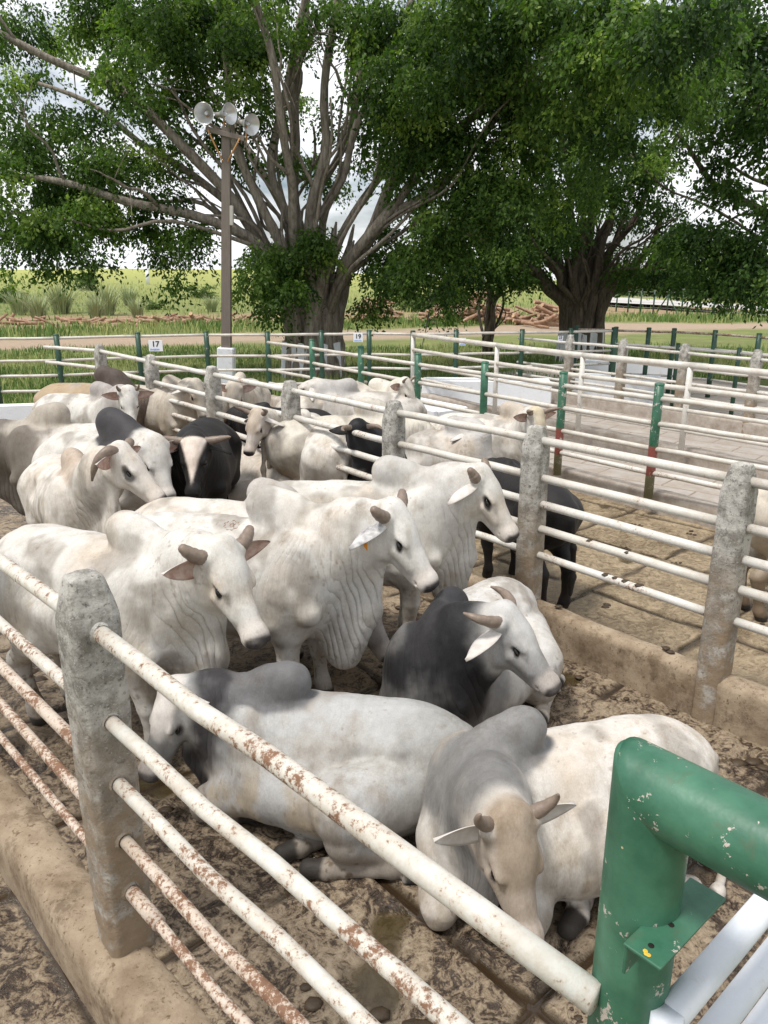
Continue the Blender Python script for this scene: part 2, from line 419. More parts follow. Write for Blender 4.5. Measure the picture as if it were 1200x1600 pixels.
soil = k.mix(k.noise(1.6, 6, .75), (.25, .155, .10), (.43, .30, .215))
road = k.mix(k.noise(1.2, 6, .7), (.34, .25, .18), (.40, .32, .24))
ny = k.math('ADD', spx.outputs['Y'], k.math('MULTIPLY', k.math('SUBTRACT', k.noise(.22, 4, .6), .5), 6.0))
ny = k.math('SUBTRACT', ny, k.math('MULTIPLY', spx.outputs['X'], .38))
g = k.mix(band(ny, 43, 50, 1.2), gr, road)
g = k.mix(k.math('MULTIPLY', band(ny, 60, 82, 4), k.ramp(k.noise(.45, 5, .7), [(.42, 0.), (.52, 1.)])), g, soil)
g = k.mix(k.math('MULTIPLY', k.ramp(k.noise(.8, 5, .75), [(.60, 0.), (.68, .7)]), band(ny, 20, 60, 4)), g, soil)
k.col(g); k.bump(k.noise(3, 6, .75), .8, .12)
k = NB('far_road', .8, .2).world(); k.col(k.mix(k.noise(.7, 5, .7), (.42, .40, .38), (.55, .53, .50)))
for n_, a, b in (('grass_a', (.075, .15, .035), (.17, .26, .07)), ('grass_b', (.26, .33, .10), (.44, .44, .19)), ('reed', (.20, .27, .12), (.42, .45, .26))):
    k = NB(n_, .6, .2).world(); k.col(k.mix(k.noise(2.4, 4, .7), a, b)); 
# bark and leaves
k = NB('bark', .9, .15)
g = k.mix(k.ramp(k.noise(3.5, 6, .7, (3, 3, .55)), [(.35, 0.), (.65, 1.)]), (.15, .125, .10), (.40, .355, .30))
k.col(k.mix(k.ramp(k.noise(12, 4, .7), [(.58, 0.), (.72, .7)]), g, (.36, .32, .27))); k.bump(k.noise(7, 6, .7, (4, 4, .5)), 1, .06)
k = NB('bark_dark', .9, .15)
k.col(k.mix(k.ramp(k.noise(4, 6, .7, (3, 3, .55)), [(.35, 0.), (.65, 1.)]), (.07, .057, .045), (.20, .165, .13))); k.bump(k.noise(8, 6, .7, (4, 4, .5)), 1, .05)
def leaf(name, c1, c2, c3, tr=.42):
    k = NB(name, .5, .25)
    at = k.n('ShaderNodeAttribute', attribute_name='tint').outputs['Fac']
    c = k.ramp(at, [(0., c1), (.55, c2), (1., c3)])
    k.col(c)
    tl = k.n('ShaderNodeBsdfTranslucent'); k.l(k.mix(1, c, (1.25, 1.5, .6), 'MULTIPLY'), tl.inputs[0])
    ms = k.n('ShaderNodeMixShader'); ms.inputs[0].default_value = tr; k.l(k.b.outputs[0], ms.inputs[1]); k.l(tl.outputs[0], ms.inputs[2])
    k.l(ms.outputs[0], k.t.nodes['Material Output'].inputs[0])
leaf('leaf_fig', (.018, .044, .010), (.085, .155, .030), (.26, .35, .075))
leaf('leaf_dark', (.016, .040, .010), (.070, .135, .030), (.20, .29, .065))
leaf('leaf_bush', (.05, .085, .028), (.095, .15, .045), (.19, .24, .09))
# odds and ends
k = NB('sign_white', .35, .5); k.col((.78, .80, .84))
k = NB('sign_ink', .5); k.col((.015, .018, .03))
k = NB('sign_blue', .5); k.col((.16, .32, .68))
k = NB('aluminium', .32, .5); k.col(k.mix(k.noise(12, 3), (.60, .61, .62), (.72, .72, .72))); k.b.inputs['Metallic'].default_value = .75
k = NB('lamp_grey', .5, .4); k.col((.42, .40, .36))
k = NB('pole_wood', .85, .2); k.col(k.mix(k.noise(9, 5, .7, (3, 3, .3)), (.12, .10, .085), (.24, .21, .18))); k.bump(k.noise(14, 5, .7, (3, 3, .3)), .5, .01)
k = NB('rust_metal', .8, .3); k.col(k.mix(k.noise(30, 4), (.42, .19, .06), (.58, .33, .14)))
k = NB('dark_hole', .9, .1); k.col((.02, .018, .015))
k = NB('log_red', .9, .1).shift(); k.col(k.mix(k.ramp(k.noise(4, 5, .7), [(.35, 0.), (.65, 1.)]), (.24, .13, .085), (.44, .31, .22))); k.bump(k.noise(9, 4), .5, .03)
k = NB('log_end', .9, .1); k.col((.55, .38, .24))
k = NB('dung', .55, .4).world(); k.col(k.mix(k.noise(20, 4, .7), (.028, .019, .011), (.085, .055, .03))); k.bump(k.noise(50, 4), .5, .01)
k = NB('steel', .35, .5); k.col((.55, .56, .58)); k.b.inputs['Metallic'].default_value = .6
k = NB('yellow_dab', .6); k.col((.75, .42, .04))
# ------------------------------------------------------------------ zebu cattle
def s_cap(P, a, b, r1, r2, lat=None, sq=1.0):
    a = np.asarray(a, f32); b = np.asarray(b, f32)
    q = P-a
    if lat is not None:
        lat = np.asarray(lat, f32)
        q = q+np.outer(q@lat, lat)*(1/sq-1)
    ba = b-a; t = np.clip(q@ba/(ba@ba+1e-9), 0, 1)
    d = np.sqrt(((q-t[:, None]*ba)**2).sum(1))-(r1+(r2-r1)*t)
    return d*(sq if sq < 1 else 1)**.5

def s_ell(P, c, r, M=None):
    q = P-np.asarray(c, f32)
    if M is not None: q = q@np.asarray(M, f32)
    r = np.asarray(r, f32)
    k0 = np.sqrt(((q/r)**2).sum(1)); k1 = np.sqrt(((q/(r*r))**2).sum(1))+1e-9
    return k0*(k0-1)/k1

def roty(a):
    c, s = math.cos(a), math.sin(a)
    return np.array([[c, 0, s], [0, 1, 0], [-s, 0, c]])

def unit(v): v = np.asarray(v, float); return v/np.linalg.norm(v)

def head_frame(poll, yaw, pitch, roll):
    f = np.array([math.cos(pitch)*math.cos(yaw), math.cos(pitch)*math.sin(yaw), math.sin(pitch)])
    l = np.array([-math.sin(yaw), math.cos(yaw), 0.])
    u = np.cross(f, l)
    c, s = math.cos(roll), math.sin(roll)
    l, u = l*c+u*s, u*c-l*s
    return np.asarray(poll, float), f, l, u

def leg_stand(side, front, dx=0.0, dy=0.0):
    y = side
    if front:
        return [((0.02, .19*y, .98), .17), ((0.02+dx*.2, .2*y, .72), .115), ((0.05+dx*.6, .185*y, .46), .074), ((0.04+dx*.75, .18*y, .38), .058),
                ((0.03+dx, .175*y+dy, .15), .05), ((0.035+dx, .175*y+dy, .11), .06), ((0.06+dx, .175*y+dy, .035), .066)]
    return [((-1.02, .17*y, 1.1), .25), ((-.9+dx*.2, .215*y, .78), .165), ((-1.08+dx*.6, .19*y, .6), .09), ((-1.2+dx*.75, .18*y, .5), .075),
            ((-1.19+dx*.85, .175*y, .42), .06), ((-1.14+dx, .17*y+dy, .15), .05), ((-1.13+dx, .17*y+dy, .11), .06), ((-1.1+dx, .17*y+dy, .035), .066)]

def make_bull(label, x, y, heading, scale=1.0, pose='stand', poll=None, yaw=0, pitch=-45, roll=0, coat=None, horns='stub',
              ear='side', res=.016, seed=0, hump=1.0, girth=1.0, tag_ear=None, legs=None, side=1, group=None, fold=1.0, ribs=0.0,
              hump_lean=0.0, dewlap=1.0, z=0.0, brand=None, tail_side=0.0, neck_fat=1.0, hornlen=1.0, cat='bull', head_at=None, head_az=None, fore=0, ear_in=None):
    heading = R(heading); rng = random.Random(seed)
    lie = pose == 'lie'
    if head_at is not None:
        q = (np.asarray(head_at, float)-np.array([x, y, z]))/scale; ch, sh = math.cos(heading), math.sin(heading)
        poll = (q[0]*ch+q[1]*sh, -q[0]*sh+q[1]*ch, q[2])
    if head_az is not None: yaw = head_az-math.degrees(heading)
    if poll is None: poll = (.80, 0, 1.46) if not lie else (.75, 0, .95)
    O, hf, hl, hu = head_frame(poll, R(yaw), R(pitch), R(roll))
    HS = 1.13
    def H(a, l, u): return O+(hf*a+hl*l+hu*u)*HS
    G = girth
    D = -0.58 if lie else 0.0           # the trunk drops when the animal lies
    ry = .08*side if lie else 0
    W = np.array([.12, 0, 1.22+D])      # base of neck
    mid = (W*.45+O*.55)+np.array([0, 0, .02])
    nv = unit(np.array([O[0]-W[0], O[1]-W[1], 0])+1e-6); nlat = np.array([-nv[1], nv[0], 0])
    brisket = np.array([.36, 0, .55-.35*(dewlap-1)+D]) if not lie else np.array([.40*math.cos(R(fore)), .40*math.sin(R(fore)), .20])
    throat = H(.12, 0, -.22)
    hx = -.03+hump_lean
    if legs is None:
        legs = {k: (rng.uniform(-.1, .1), rng.uniform(-.03, .03)) for k in ('fl', 'fr', 'hl', 'hr')}
    LG = []
    if not lie:
        LG.append(leg_stand(1, True, *legs['fl'])); LG.append(leg_stand(-1, True, *legs['fr']))
        LG.append(leg_stand(1, False, *legs['hl'])); LG.append(leg_stand(-1, False, *legs['hr']))
    else:
        for s_ in (1, -1):               # folded forelegs: forearm forward, cannon tucked back under
            LG.append([((.02, .21*s_, .46), .17), ((.08, .26*s_, .26), .125), ((.22, .25*s_, .22), .14), ((.35, .24*s_, .15), .118), ((.40, .235*s_, .105), .10), ((.41, .24*s_, .055), .05),
                       ((.20, .2*s_, .055), .05), ((.14, .19*s_, .06), .058), ((.07, .18*s_, .05), .06)])
            cf, sf = math.cos(R(fore)), math.sin(R(fore))
            LG[-1] = [((p_[0]*cf-p_[1]*sf, p_[0]*sf+p_[1]*cf, p_[2]), r0_) for p_, r0_ in LG[-1]]
        s_ = side                        # hind legs fall to one side
        LG.append([((-1.0, .18*s_, .46), .26), ((-.66, .44*s_, .42), .235), ((-.68, .49*s_, .25), .155), ((-.90, .46*s_, .13), .08), ((-1.03, .47*s_, .09), .066), ((-.96, .50*s_, .07), .056),
                   ((-.66, .56*s_, .055), .044), ((-.56, .575*s_, .055), .060), ((-.44, .59*s_, .05), .058)])
        LG.append([((-1.0, -.2*s_, .42), .25), ((-.62, -.30*s_, .30), .17), ((-.72, -.26*s_, .14), .11), ((-.7, .1*s_, .08), .07),
                   ((-.42, .36*s_, .06), .045), ((-.34, .43*s_, .06), .058), ((-.24, .50*s_, .05), .058)])
    def g_torso(P):
        d = s_ell(P, (-.58, 0, 1.03+D), (.80, .37*G, .45*G))
        d = smin(d, s_ell(P, (-.08, 0, 1.02+D), (.46, .335*G, .46)), .12)
        d = smin(d, s_ell(P, (-1.02, 0, 1.15+D), (.40, .30*G, .31)), .12)
        d = smin(d, s_cap(P, (-1.10, .0, 1.345+D), (-.55, 0, 1.335+D), .07, .06), .07)      # spine
        d = smin(d, s_cap(P, (-.55, .0, 1.325+D), (-.05, 0, 1.33+D), .06, .11), .08)
        d = smin(d, s_cap(P, (-.93, .235, 1.30+D), (-1.02, .0, 1.37+D), .064, .06), .05)      # hook bones
        d = smin(d, s_cap(P, (-.93, -.235, 1.30+D), (-1.02, .0, 1.37+D), .064, .06), .05)
        for s_ in (1, -1):                                                                # hollow of the flank
            e = s_ell(P, (-.68, .385*s_*G, 1.20+D), (.17, .11, .13)); d = -smin(-d, e, .08)
        d = smin(d, s_cap(P, (-1.32, .10, 1.22+D), (-1.32, -.10, 1.22+D), .06, .06), .10)  # pins
        for s_ in (1, -1):
            d = smin(d, s_ell(P, (.05, .2*s_*G, 1.06+D), (.26, .15, .42), roty(.22)), .07)
            d = smin(d, s_cap(P, (-.1, .12*s_, 1.36+D), (.20, .285*s_, .90+D), .07, .085), .045)
            d = smin(d, s_cap(P, (-.16, .26*s_*G, 1.20+D), (-.06, .30*s_*G, .82+D), .05, .07), .05)
        if lie:
            d = smin(d, s_ell(P, (-.5, .10*side, .34), (.72, .42, .33)), .12)
            d = smin(d, s_ell(P, (.08, 0, .32), (.36, .30, .28)), .12)
        else:
            d = smin(d, s_cap(P, (-.45, 0, .60), (-.62, 0, .52), .07, .045), .08)          # sheath
        # tail
        tz = 1.30+D
        ty = tail_side
        if lie:
            tp = [(-1.30, 0, tz), (-1.46, .02, tz-.15), (-1.5, .1*side, .2), (-1.42, .3*side, .06), (-1.2, .5*side, .045)]
        else:
            tp = [(-1.30, 0, tz), (-1.43, ty*.3, tz-.14), (-1.45, ty*.7, .85), (-1.43, ty, .5)]
        for a, b in zip(tp[:-1], tp[1:]): d = smin(d, s_cap(P, a, b, .032, .024), .05)
        d = smin(d, s_cap(P, tp[-1], np.array(tp[-1])+(np.array([.02, 0, -.22]) if not lie else np.array([.16, .05*side, -.01])), .042, .02), .04)
        return d
    def g_hump(P):
        hm = hump
        d = s_ell(P, (hx+.01, 0, 1.38+D), (.25*hm, .145*hm, .30*hm), roty(-.38))
        d = smin(d, s_ell(P, (hx-.13*hm, 0, 1.38+D+.185*hm), (.145*hm, .118*hm, .135*hm)), .05)
        d = smin(d, s_cap(P, (hx+.12, 0, 1.33+D), W*.5+O*.5+np.array([0, 0, .06]), .16, .12), .13)
        return d
    def g_neck(P):
        n = neck_fat
        d = s_cap(P, W+np.array([-.02, 0, -.10]), mid-np.array([0, 0, .03]), .34*n, .25*n, nlat, .74)
        d = smin(d, s_cap(P, mid-np.array([0, 0, .03]), H(.03, 0, -.07), .24*n, .155, nlat, .76), .1)
        # dewlap: a thin fold hanging from throat to brisket
        if dewlap > 0:
            m2 = throat*.5+brisket*.5+np.array([.04, 0, -.05])*dewlap
            dl = s_cap(P, throat, m2, .06, .11, nlat, .42)
            dl = smin(dl, s_cap(P, m2, brisket, .11, .15, nlat, .5), .06)
            dl = smin(dl, s_cap(P, mid-np.array([0, 0, .12]), brisket*.6+W*.4, .16, .2, nlat, .45), .1)
            d = smin(d, dl, .10)
        return d
    def g_head(P):
        q = (P-O.astype(f32))/HS
        L = np.stack([q@hf.astype(f32), q@hl.astype(f32), q@hu.astype(f32)], 1)
        A = L.copy(); A[:, 1] = np.abs(A[:, 1])
        d = s_ell(L, (.09, 0, -.045), (.17, .112, .115))
        d = smin(d, s_cap(L, (.12, 0, -.045), (.43, 0, -.075), .10, .062, (0, 1, 0), .92), .05)
        d = smin(d, s_ell(L, (.47, 0, -.088), (.062, .074, .068)), .05)
        d = smin(d, s_cap(L, (.12, 0, -.15), (.40, 0, -.135), .085, .045, (0, 1, 0), .72), .06)
        d = smin(d, s_cap(A, (.06, .05, -.16), (.16, .055, -.17), .075, .06), .05)          # jaw angle
        d = smin(d, s_cap(A, (.20, .088, -.085), (.33, .05, -.10), .035, .025), .04)        # cheek ridge
        d = smin(d, s_ell(L, (-.02, 0, .03), (.06, .09, .05)), .06)                          # poll
        d = smin(d, s_ell(A, (.175, .092, -.010), (.062, .030, .024)), .022)                 # brow
        d = smin(d, s_ell(A, (.02, .10, .0), (.04, .045, .04)), .03)                          # horn base
        d = smin(d, s_ell(A, (.505, .038, -.065), (.022, .024, .026)), .02)
        e = s_ell(A, (.19, .108, -.04), (.03, .02, .021)); d = -smin(-d, e, .012)           # eye socket
        e = s_ell(A, (.532, .040, -.068), (.026, .014, .016)); d = -smin(-d, e, .008)         # nostril
        e = s_cap(A, (.53, 0, -.122), (.40, .07, -.128), .008, .006); d = -smin(-d, e, .010)  # mouth
        return d*HS
    def g_legs(P):
        out = None
        for lg in LG:
            d = None
            for (a, ra), (b, rb) in zip(lg[:-1], lg[1:]):
                c = s_cap(P, a, b, ra, rb); d = c if d is None else smin(d, c, .035)
            # cloven hoof
            out = d if out is None else np.minimum(out, d)
        return out
    def parts(P): return g_torso(P), g_hump(P), g_neck(P), g_head(P), g_legs(P)
    nd = unit(O-W); ndh = unit(nd*np.array([1, 1, .15]))
    def fold_phase(P, nk, hd, t):
        p64 = P.astype(np.float64)
        a = (p64-W)@ndh
        wob_ = fbm(P, (.24, .24, .75), seed+5, 3)*.15+fbm(P, (.08, .08, .40), seed+6, 2)*.06
        low = sstep(.30, -.25, p64[:, 2]-(W[2]+.05))
        w = np.exp(-np.clip(nk, 0, 1)/.05)*sstep(.0, .10, hd)*(.25+.75*low)*sstep(.30, .55, fbm(P, .22, seed+14, 2)+.15*low)
        return (a*.93+wob_+p64[:, 2]*.06)/.048, w
    def fn(P):
        t, hm, nk, hd, lg = parts(P)
        d = smin(t, hm, .035)
        d = smin(d, lg, .075 if not lie else .028)
        d = smin(d, nk, .10)
        d = smin(d, hd, .045)
        # loose skin: folds across the neck and dewlap, wrinkles behind the shoulder
        if fold > 0:
            ph, w = fold_phase(P, nk, hd, t)
            d = d+(fold*w*.0034*(np.abs(np.sin(ph*math.pi))**.6-.5)*-1).astype(f32)
        if ribs > 0:
            w = np.exp(-np.clip(t, 0, 1)/.03)*sstep(-1.0, -.85, P[:, 0])*sstep(-.12, -.3, P[:, 0])*sstep(.7+D, .9+D, P[:, 2])*sstep(1.38+D, 1.2+D, P[:, 2])
            d = d-(ribs*w*.008*np.sin((P[:, 0]-P[:, 2]*.35)*2*math.pi/.095)).astype(f32)
        d = d+(fbm(P, .20, seed+9, 2)-.5).astype(f32)*.012
        if res < .017: d = d+(fbm(P, (.06, .06, .11), seed+19, 3)-.5).astype(f32)*.011*sstep(.0, .10, hd)
        return d
    pts = np.array([p for lg in LG for p, _ in lg]+[O, O+hf*.56, O-hf*.1, brisket])
    lo = np.minimum(pts.min(0)-.16, [-1.62, -.5, -.02]); hi = np.maximum(pts.max(0)+.2, [.5, .5, 1.74+D+max(0, hump-1)*.45]); lo[2] = -.02
    r_ = res/scale
    V, Q = surface_nets(fn, lo, hi, r_)
    # coat colour, by region
    P = V.astype(f32); t, hm, nk, hd, lg = parts(P)
    c = dict(base=(.57, .545, .50), hump=None, neck=None, head=None, leg=None, muzzle=(.035, .03, .03), eye=(.05, .045, .045), rump=None, dirt=.5, blaze=None)
    c.update(coat or {})
    nz = fbm(P, .16, seed+1, 3)-.5; nf = fbm(P, .05, seed+2, 2)-.5
    col = np.array(c['base'])[None, :]*(1+.14*nz+.05*nf)[:, None]
    def mix(cc, w):
        nonlocal col
        if cc is None: return
        w = np.clip(w, 0, 1)[:, None]; col = col*(1-w)+np.array(cc)[None, :]*(1+.25*nf)[:, None]*w
    # warm staining along the back and flank
    if not c.get('dark'): mix(c.get('warm', (.50, .40, .30)), .55*sstep(-.05, .30, fbm(P, .34, seed+41, 3)-.5)*sstep(.9+D, 1.4+D, V[:, 2]))
    mud = c['dirt']
    if not c.get('dark'):               # yellowish stains low on the trunk, dewlap and thighs
        st_ = fbm(P*np.array([1, 1, .55], f32), .17, seed+51, 3)-.5
        mix((.40, .33, .235), mud*1.15*sstep(-.04, .16, st_)*sstep(1.32+D, .75+D*.7, V[:, 2])*sstep(.02, .12, hd))
        mix((.30, .27, .235), .75*sstep(.0, .20, fbm(P, .21, seed+61, 3)-.5)*sstep(.02, .12, hd))
        mix((.20, .15, .10), .45*sstep(.24, .30, fbm(P*np.array([1, 1, .5], f32), .022, seed+71, 2)-.5)*sstep(.04, .10, fbm(P, .3, seed+72, 2)-.45))
    mix(c.get('flank'), sstep(.02, -.03, t)*0+sstep(.95+D, .6+D, V[:, 2]+nz*.3)*sstep(.06, .0, t))
    mix(c['rump'], sstep(-.75, -1.1, V[:, 0]+nz*.4)*sstep(.1, 0, np.minimum(t, lg)))
    mix(c.get('shoulder'), sstep(-.32, -.02, V[:, 0]+nz*.35)*sstep(.0, .10, hd)*sstep(.08, .02, np.minimum(np.minimum(t, nk), hm)))
    mix(c['neck'], sstep(.10, .0, nk+nz*.10-.01)*sstep(.0, .12, hd+nz*.1)*sstep(-.2, .1, V[:, 0]+nz*.25))
    mix(c['hump'], sstep(.07, .02, hm+nz*.09)*sstep(.02, .12, hd+nz*.1))
    mix(c['leg'], sstep(.04, .0, lg)*sstep(.75+D*.8, .45+D*.5, V[:, 2]+nz*.2))
    q = (V-O)/HS; L = np.stack([q@hf, q@hl, q@hu], 1); AL = np.abs(L[:, 1])
    hw = sstep(.05, -.005, hd+nz*.04)
    mix(c['head'], hw*sstep(-.06, .06, L[:, 0]+nz*.15))
    if c.get('face') is not None:       # flat front of the face
        mix(c['face'], hw*sstep(-.07, -.02, L[:, 2]+.04+nz*.05)*sstep(.30, .22, L[:, 0]+nz*.1)*sstep(.11, .08, AL+nz*.03))
    if c['blaze'] is not None:
        mix(c['blaze'], hw*sstep(.015, -.015, AL-(.118-.30*L[:, 0])+nz*.03)*sstep(-.02, .0, L[:, 0])*sstep(-.09, -.06, L[:, 2]))
    mix((.60, .52, .46), .45*hw*sstep(.36, .42, L[:, 0])*(0 if c.get('dark') else 1))
    mix(c['eye'], .95*sstep(.046*c.get('patch', 1), .028*c.get('patch', 1), np.sqrt((L[:, 0]-.192)**2*1.0+((L[:, 2]+.042+.36*(L[:, 0]-.192))*1.9)**2)+nf*.02)*sstep(.05, .08, AL)*hw)
    mix(c['muzzle'], hw*sstep(.455, .485, L[:, 0]+nz*.03-np.abs(L[:, 2]+.07)*.45))
    # hooves and mud on the lower legs and belly
    zz = V[:, 2]
    hoof = sstep(.075, .055, zz+nf*.02)*sstep(.03, .0, lg)
    if lie:
        tips = np.array([lg_[-1][0] for lg_ in LG]); dt = np.min(np.linalg.norm(V[:, None, :]-tips[None], axis=2), 1)
        hoof = sstep(.13, .10, dt+nf*.03)
    mix((.13, .085, .045), mud*sstep(.60, .08, zz+nz*.35)*(.7 if not lie else .5)*sstep(.08, 0, np.minimum(lg, t)))
    mix((.12, .08, .045), mud*sstep(.20, .34, nz+nf*.5)*sstep(1.0+D, .55+D*.6, zz)*.8*sstep(.0, .1, hd))
    mix((.10, .065, .035), mud*1.2*sstep(.17, .28, fbm(P, .03, seed+31, 2)-.5)*sstep(.9+D, .4+D*.4, zz)*sstep(.0, .1, hd))
    mix((.035, .03, .025), hoof)
    tailtip = sstep(.06, .03, np.linalg.norm((V-np.array([-1.42, tail_side, .38] if not lie else [-1.1, .52*side, .04]))*[1, 1, .42 if not lie else 1], axis=1)-.03)
    mix((.03, .028, .026), tailtip)
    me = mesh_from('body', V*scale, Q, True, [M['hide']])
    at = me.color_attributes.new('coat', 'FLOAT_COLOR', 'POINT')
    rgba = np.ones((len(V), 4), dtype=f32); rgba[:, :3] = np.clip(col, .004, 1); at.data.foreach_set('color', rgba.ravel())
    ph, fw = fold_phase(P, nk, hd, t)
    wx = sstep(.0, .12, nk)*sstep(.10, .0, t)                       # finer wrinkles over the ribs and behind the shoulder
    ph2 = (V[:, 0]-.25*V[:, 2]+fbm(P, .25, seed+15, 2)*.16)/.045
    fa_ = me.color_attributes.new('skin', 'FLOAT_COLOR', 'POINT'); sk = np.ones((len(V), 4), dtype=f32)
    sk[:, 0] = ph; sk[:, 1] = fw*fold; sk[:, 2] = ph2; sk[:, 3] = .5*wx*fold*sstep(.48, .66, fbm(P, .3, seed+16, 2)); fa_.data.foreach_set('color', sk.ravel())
    root = thing(cat.replace(' ', '_'), label, cat, (x, y, z), heading, group)
    body = link('body', me, root)
    # horns
    S = scale
    for s_ in (1, -1):
        b0 = H(.015, .10*s_, .015)
        def hp(a, l, u): return H(a, l*s_, u)
        hn = hornlen
        if horns == 'stub':
            pts = [hp(.01, .085, -.005), hp(.0, .135, .008), hp(-.03, .18*hn, .018), hp(-.07, .215*hn, .03)]; rr = [.047, .045, .041, .028]
        elif horns == 'back':
            pts = [hp(.01, .085, .0), hp(-.02, .15, .005), hp(-.065, .20, -.005), hp(-.12*hn, .225, -.03), hp(-.17*hn, .22, -.06)]; rr = [.045, .041, .034, .024, .008]
        elif horns == 'down':
            pts = [hp(.0, .08, .01), hp(-.03, .15, .04), hp(-.04, .215, -.02), hp(-.02, .235, -.13), hp(.03, .225, -.24)]; rr = [.046, .046, .042, .034, .010]
        elif horns == 'up':
            pts = [hp(.0, .08, .01), hp(-.01, .13, .04), hp(-.015, .19, .09), hp(.0, .225, .15), hp(.01, .215, .22)]; rr = [.042, .038, .031, .022, .006]
        elif horns == 'shortup':
            pts = [hp(.0, .08, .0), hp(-.015, .125, .03), hp(-.035, .165, .065), hp(-.06, .185, .105), hp(-.075, .18, .13)]; rr = [.042, .037, .029, .018, .007]
        elif horns == 'side':
            pts = [hp(.0, .08, .0), hp(-.01, .16, .0), hp(-.02, .24, .015), hp(-.015, .31, .05), hp(0, .34, .09)]; rr = [.046, .044, .036, .024, .010]
        elif horns == 'small':
            pts = [hp(.0, .07, .01), hp(-.01, .12, .05), hp(-.02, .14, .11), hp(-.02, .135, .15)]; rr = [.03, .026, .016, .005]
        else: pts = None
        if pts is not None:
            pts = np.array(pts); k = np.linspace(0, len(pts)-1, 14)
            from_i = np.arange(len(pts))
            pp = np.stack([np.interp(k, from_i, pts[:, i]) for i in range(3)], 1); r2 = np.interp(k, from_i, rr)
            for _ in range(2): pp[1:-1] = (pp[:-2]+2*pp[1:-1]+pp[2:])/4
            r2 = r2*(1+.05*np.sin(np.arange(14)*1.9))
            tip = unit(pp[-1]-pp[-2])*r2[-1]*.6
            pp = np.concatenate([pp, [pp[-1]+tip*.7, pp[-1]+tip]]); r2 = np.concatenate([r2, [r2[-1]*.7, r2[-1]*.25]])
            mb = MB(); mb.tube(pp*S, r2*S, 12); mb.build('horn', M['horn'], root)
        # ear: a cupped leaf
        drop = {'side': -.16, 'down': -.75, 'back': -.10, 'up': .35, 'flat': .0}[ear]
        bk = {'side': -.25, 'down': -.1, 'back': -.75, 'up': -.25, 'flat': -.1}[ear]
        ed = unit(hl*s_+hu*drop+hf*bk)
        hz_ = unit(np.array([hf[0], hf[1], 0])+1e-6); en = unit(hz_*.9+hu*.0-hl*s_*.15-np.array([0, 0, .25])) if ear != 'down' else unit(hz_*.55-hl*s_*.85-np.array([0, 0, .1])); en = unit(en-ed*(en@ed)); ew = np.cross(ed, en)*s_
        eb = H(.035, .098*s_, -.055); nl, nw = 12, 9; top = []; bot = []
        for i in range(nl):
            tt = i/(nl-1); wd = (.078 if ear == 'down' else .066)*(math.sin(math.pi*min(1, .16+.84*tt)**.8)**.8 if tt < 1 else 0)+.002
            ln = tt*(.29 if ear == 'down' else .275)
            for j in range(nw):
                ss = (j/(nw-1)*2-1)
                cup = .028*(1-ss*ss)*(1-tt*.6)-.012*tt*tt*2
                p = eb+ed*ln+ew*(ss*wd-.02*tt*tt)-en*cup
                top.append(p); bot.append(p-en*(.013-.009*abs(ss)))
        v = np.array(top+bot); N = nl*nw; fcs = []; mi = []
        for i in range(nl-1):
            for j in range(nw-1):
                a = i*nw+j; fcs.append([a, a+1, a+nw+1, a+nw]); mi.append(0)
                fcs.append([N+a+nw, N+a+nw+1, N+a+1, N+a]); mi.append(1)
        for i in range(nl-1):
            for j, o_ in ((0, 0), (nw-1, 1)):
                a = i*nw+j; fcs.append([a, a+nw, N+a+nw, N+a] if not o_ else [N+a, N+a+nw, a+nw, a]); mi.append(1)
        for j in range(nw-1):
            a = (nl-1)*nw+j; fcs.append([a, a+1, N+a+1, N+a]); mi.append(1)
        if s_ < 0: fcs = [q_[::-1] for q_ in fcs]
        mats = [M[ear_in or 'ear_inner'], M['ear_dark' if c.get('dark') else ('ear_tip' if c.get('eartip') else 'ear_white')]] if not c.get('dark') else [M['ear_dark'], M['ear_dark']]
        em = mesh_from('ear', v*S, fcs, True, mats, mi)
        eo = link('ear', em, root)
        if tag_ear == s_:
            mb = MB(); cpt = eb+ed*.14; tz = np.array([0, 0, 1.])
            Mx = np.stack([unit(ew), unit(np.cross(ed, ew)), unit(ed)], 1)
            mb.box((cpt+ed*.0+en*.004-tz*.05)*S, (.045*S, .006*S, .075*S), M=np.stack([unit(hf), unit(np.cross(tz, hf)), tz], 1), bev=.002)
            mb.tube([(cpt-tz*.02-en*.02)*S, (cpt-tz*.02+en*.02)*S], .008*S, 8)
            mb.build('ear_tag', M['tag_orange'], root)
        # eye
        ep = H(.192, .098*s_, -.042); me_ = MB(); ev = []; ef = []
        e1 = unit(hf*.93-hu*.36); e3 = unit(np.cross(e1, hl)); e3 = e3 if e3@hu > 0 else -e3
        for i_ in range(9):
            th_ = math.pi*i_/8
            for j_ in range(12):
                ph_ = 6.283*j_/12; ev.append((ep+e1*.033*math.cos(th_)+e3*.0165*math.sin(th_)*math.cos(ph_)+hl*s_*.020*math.sin(th_)*math.sin(ph_)*s_)*S)
        for i_ in range(8):
            for j_ in range(12): j2_ = (j_+1) % 12; ef.append([i_*12+j_, i_*12+j2_, i_*12+12+j2_, i_*12+12+j_])
        me_.add(ev, ef); me_.build('eye', M['eye'], root)
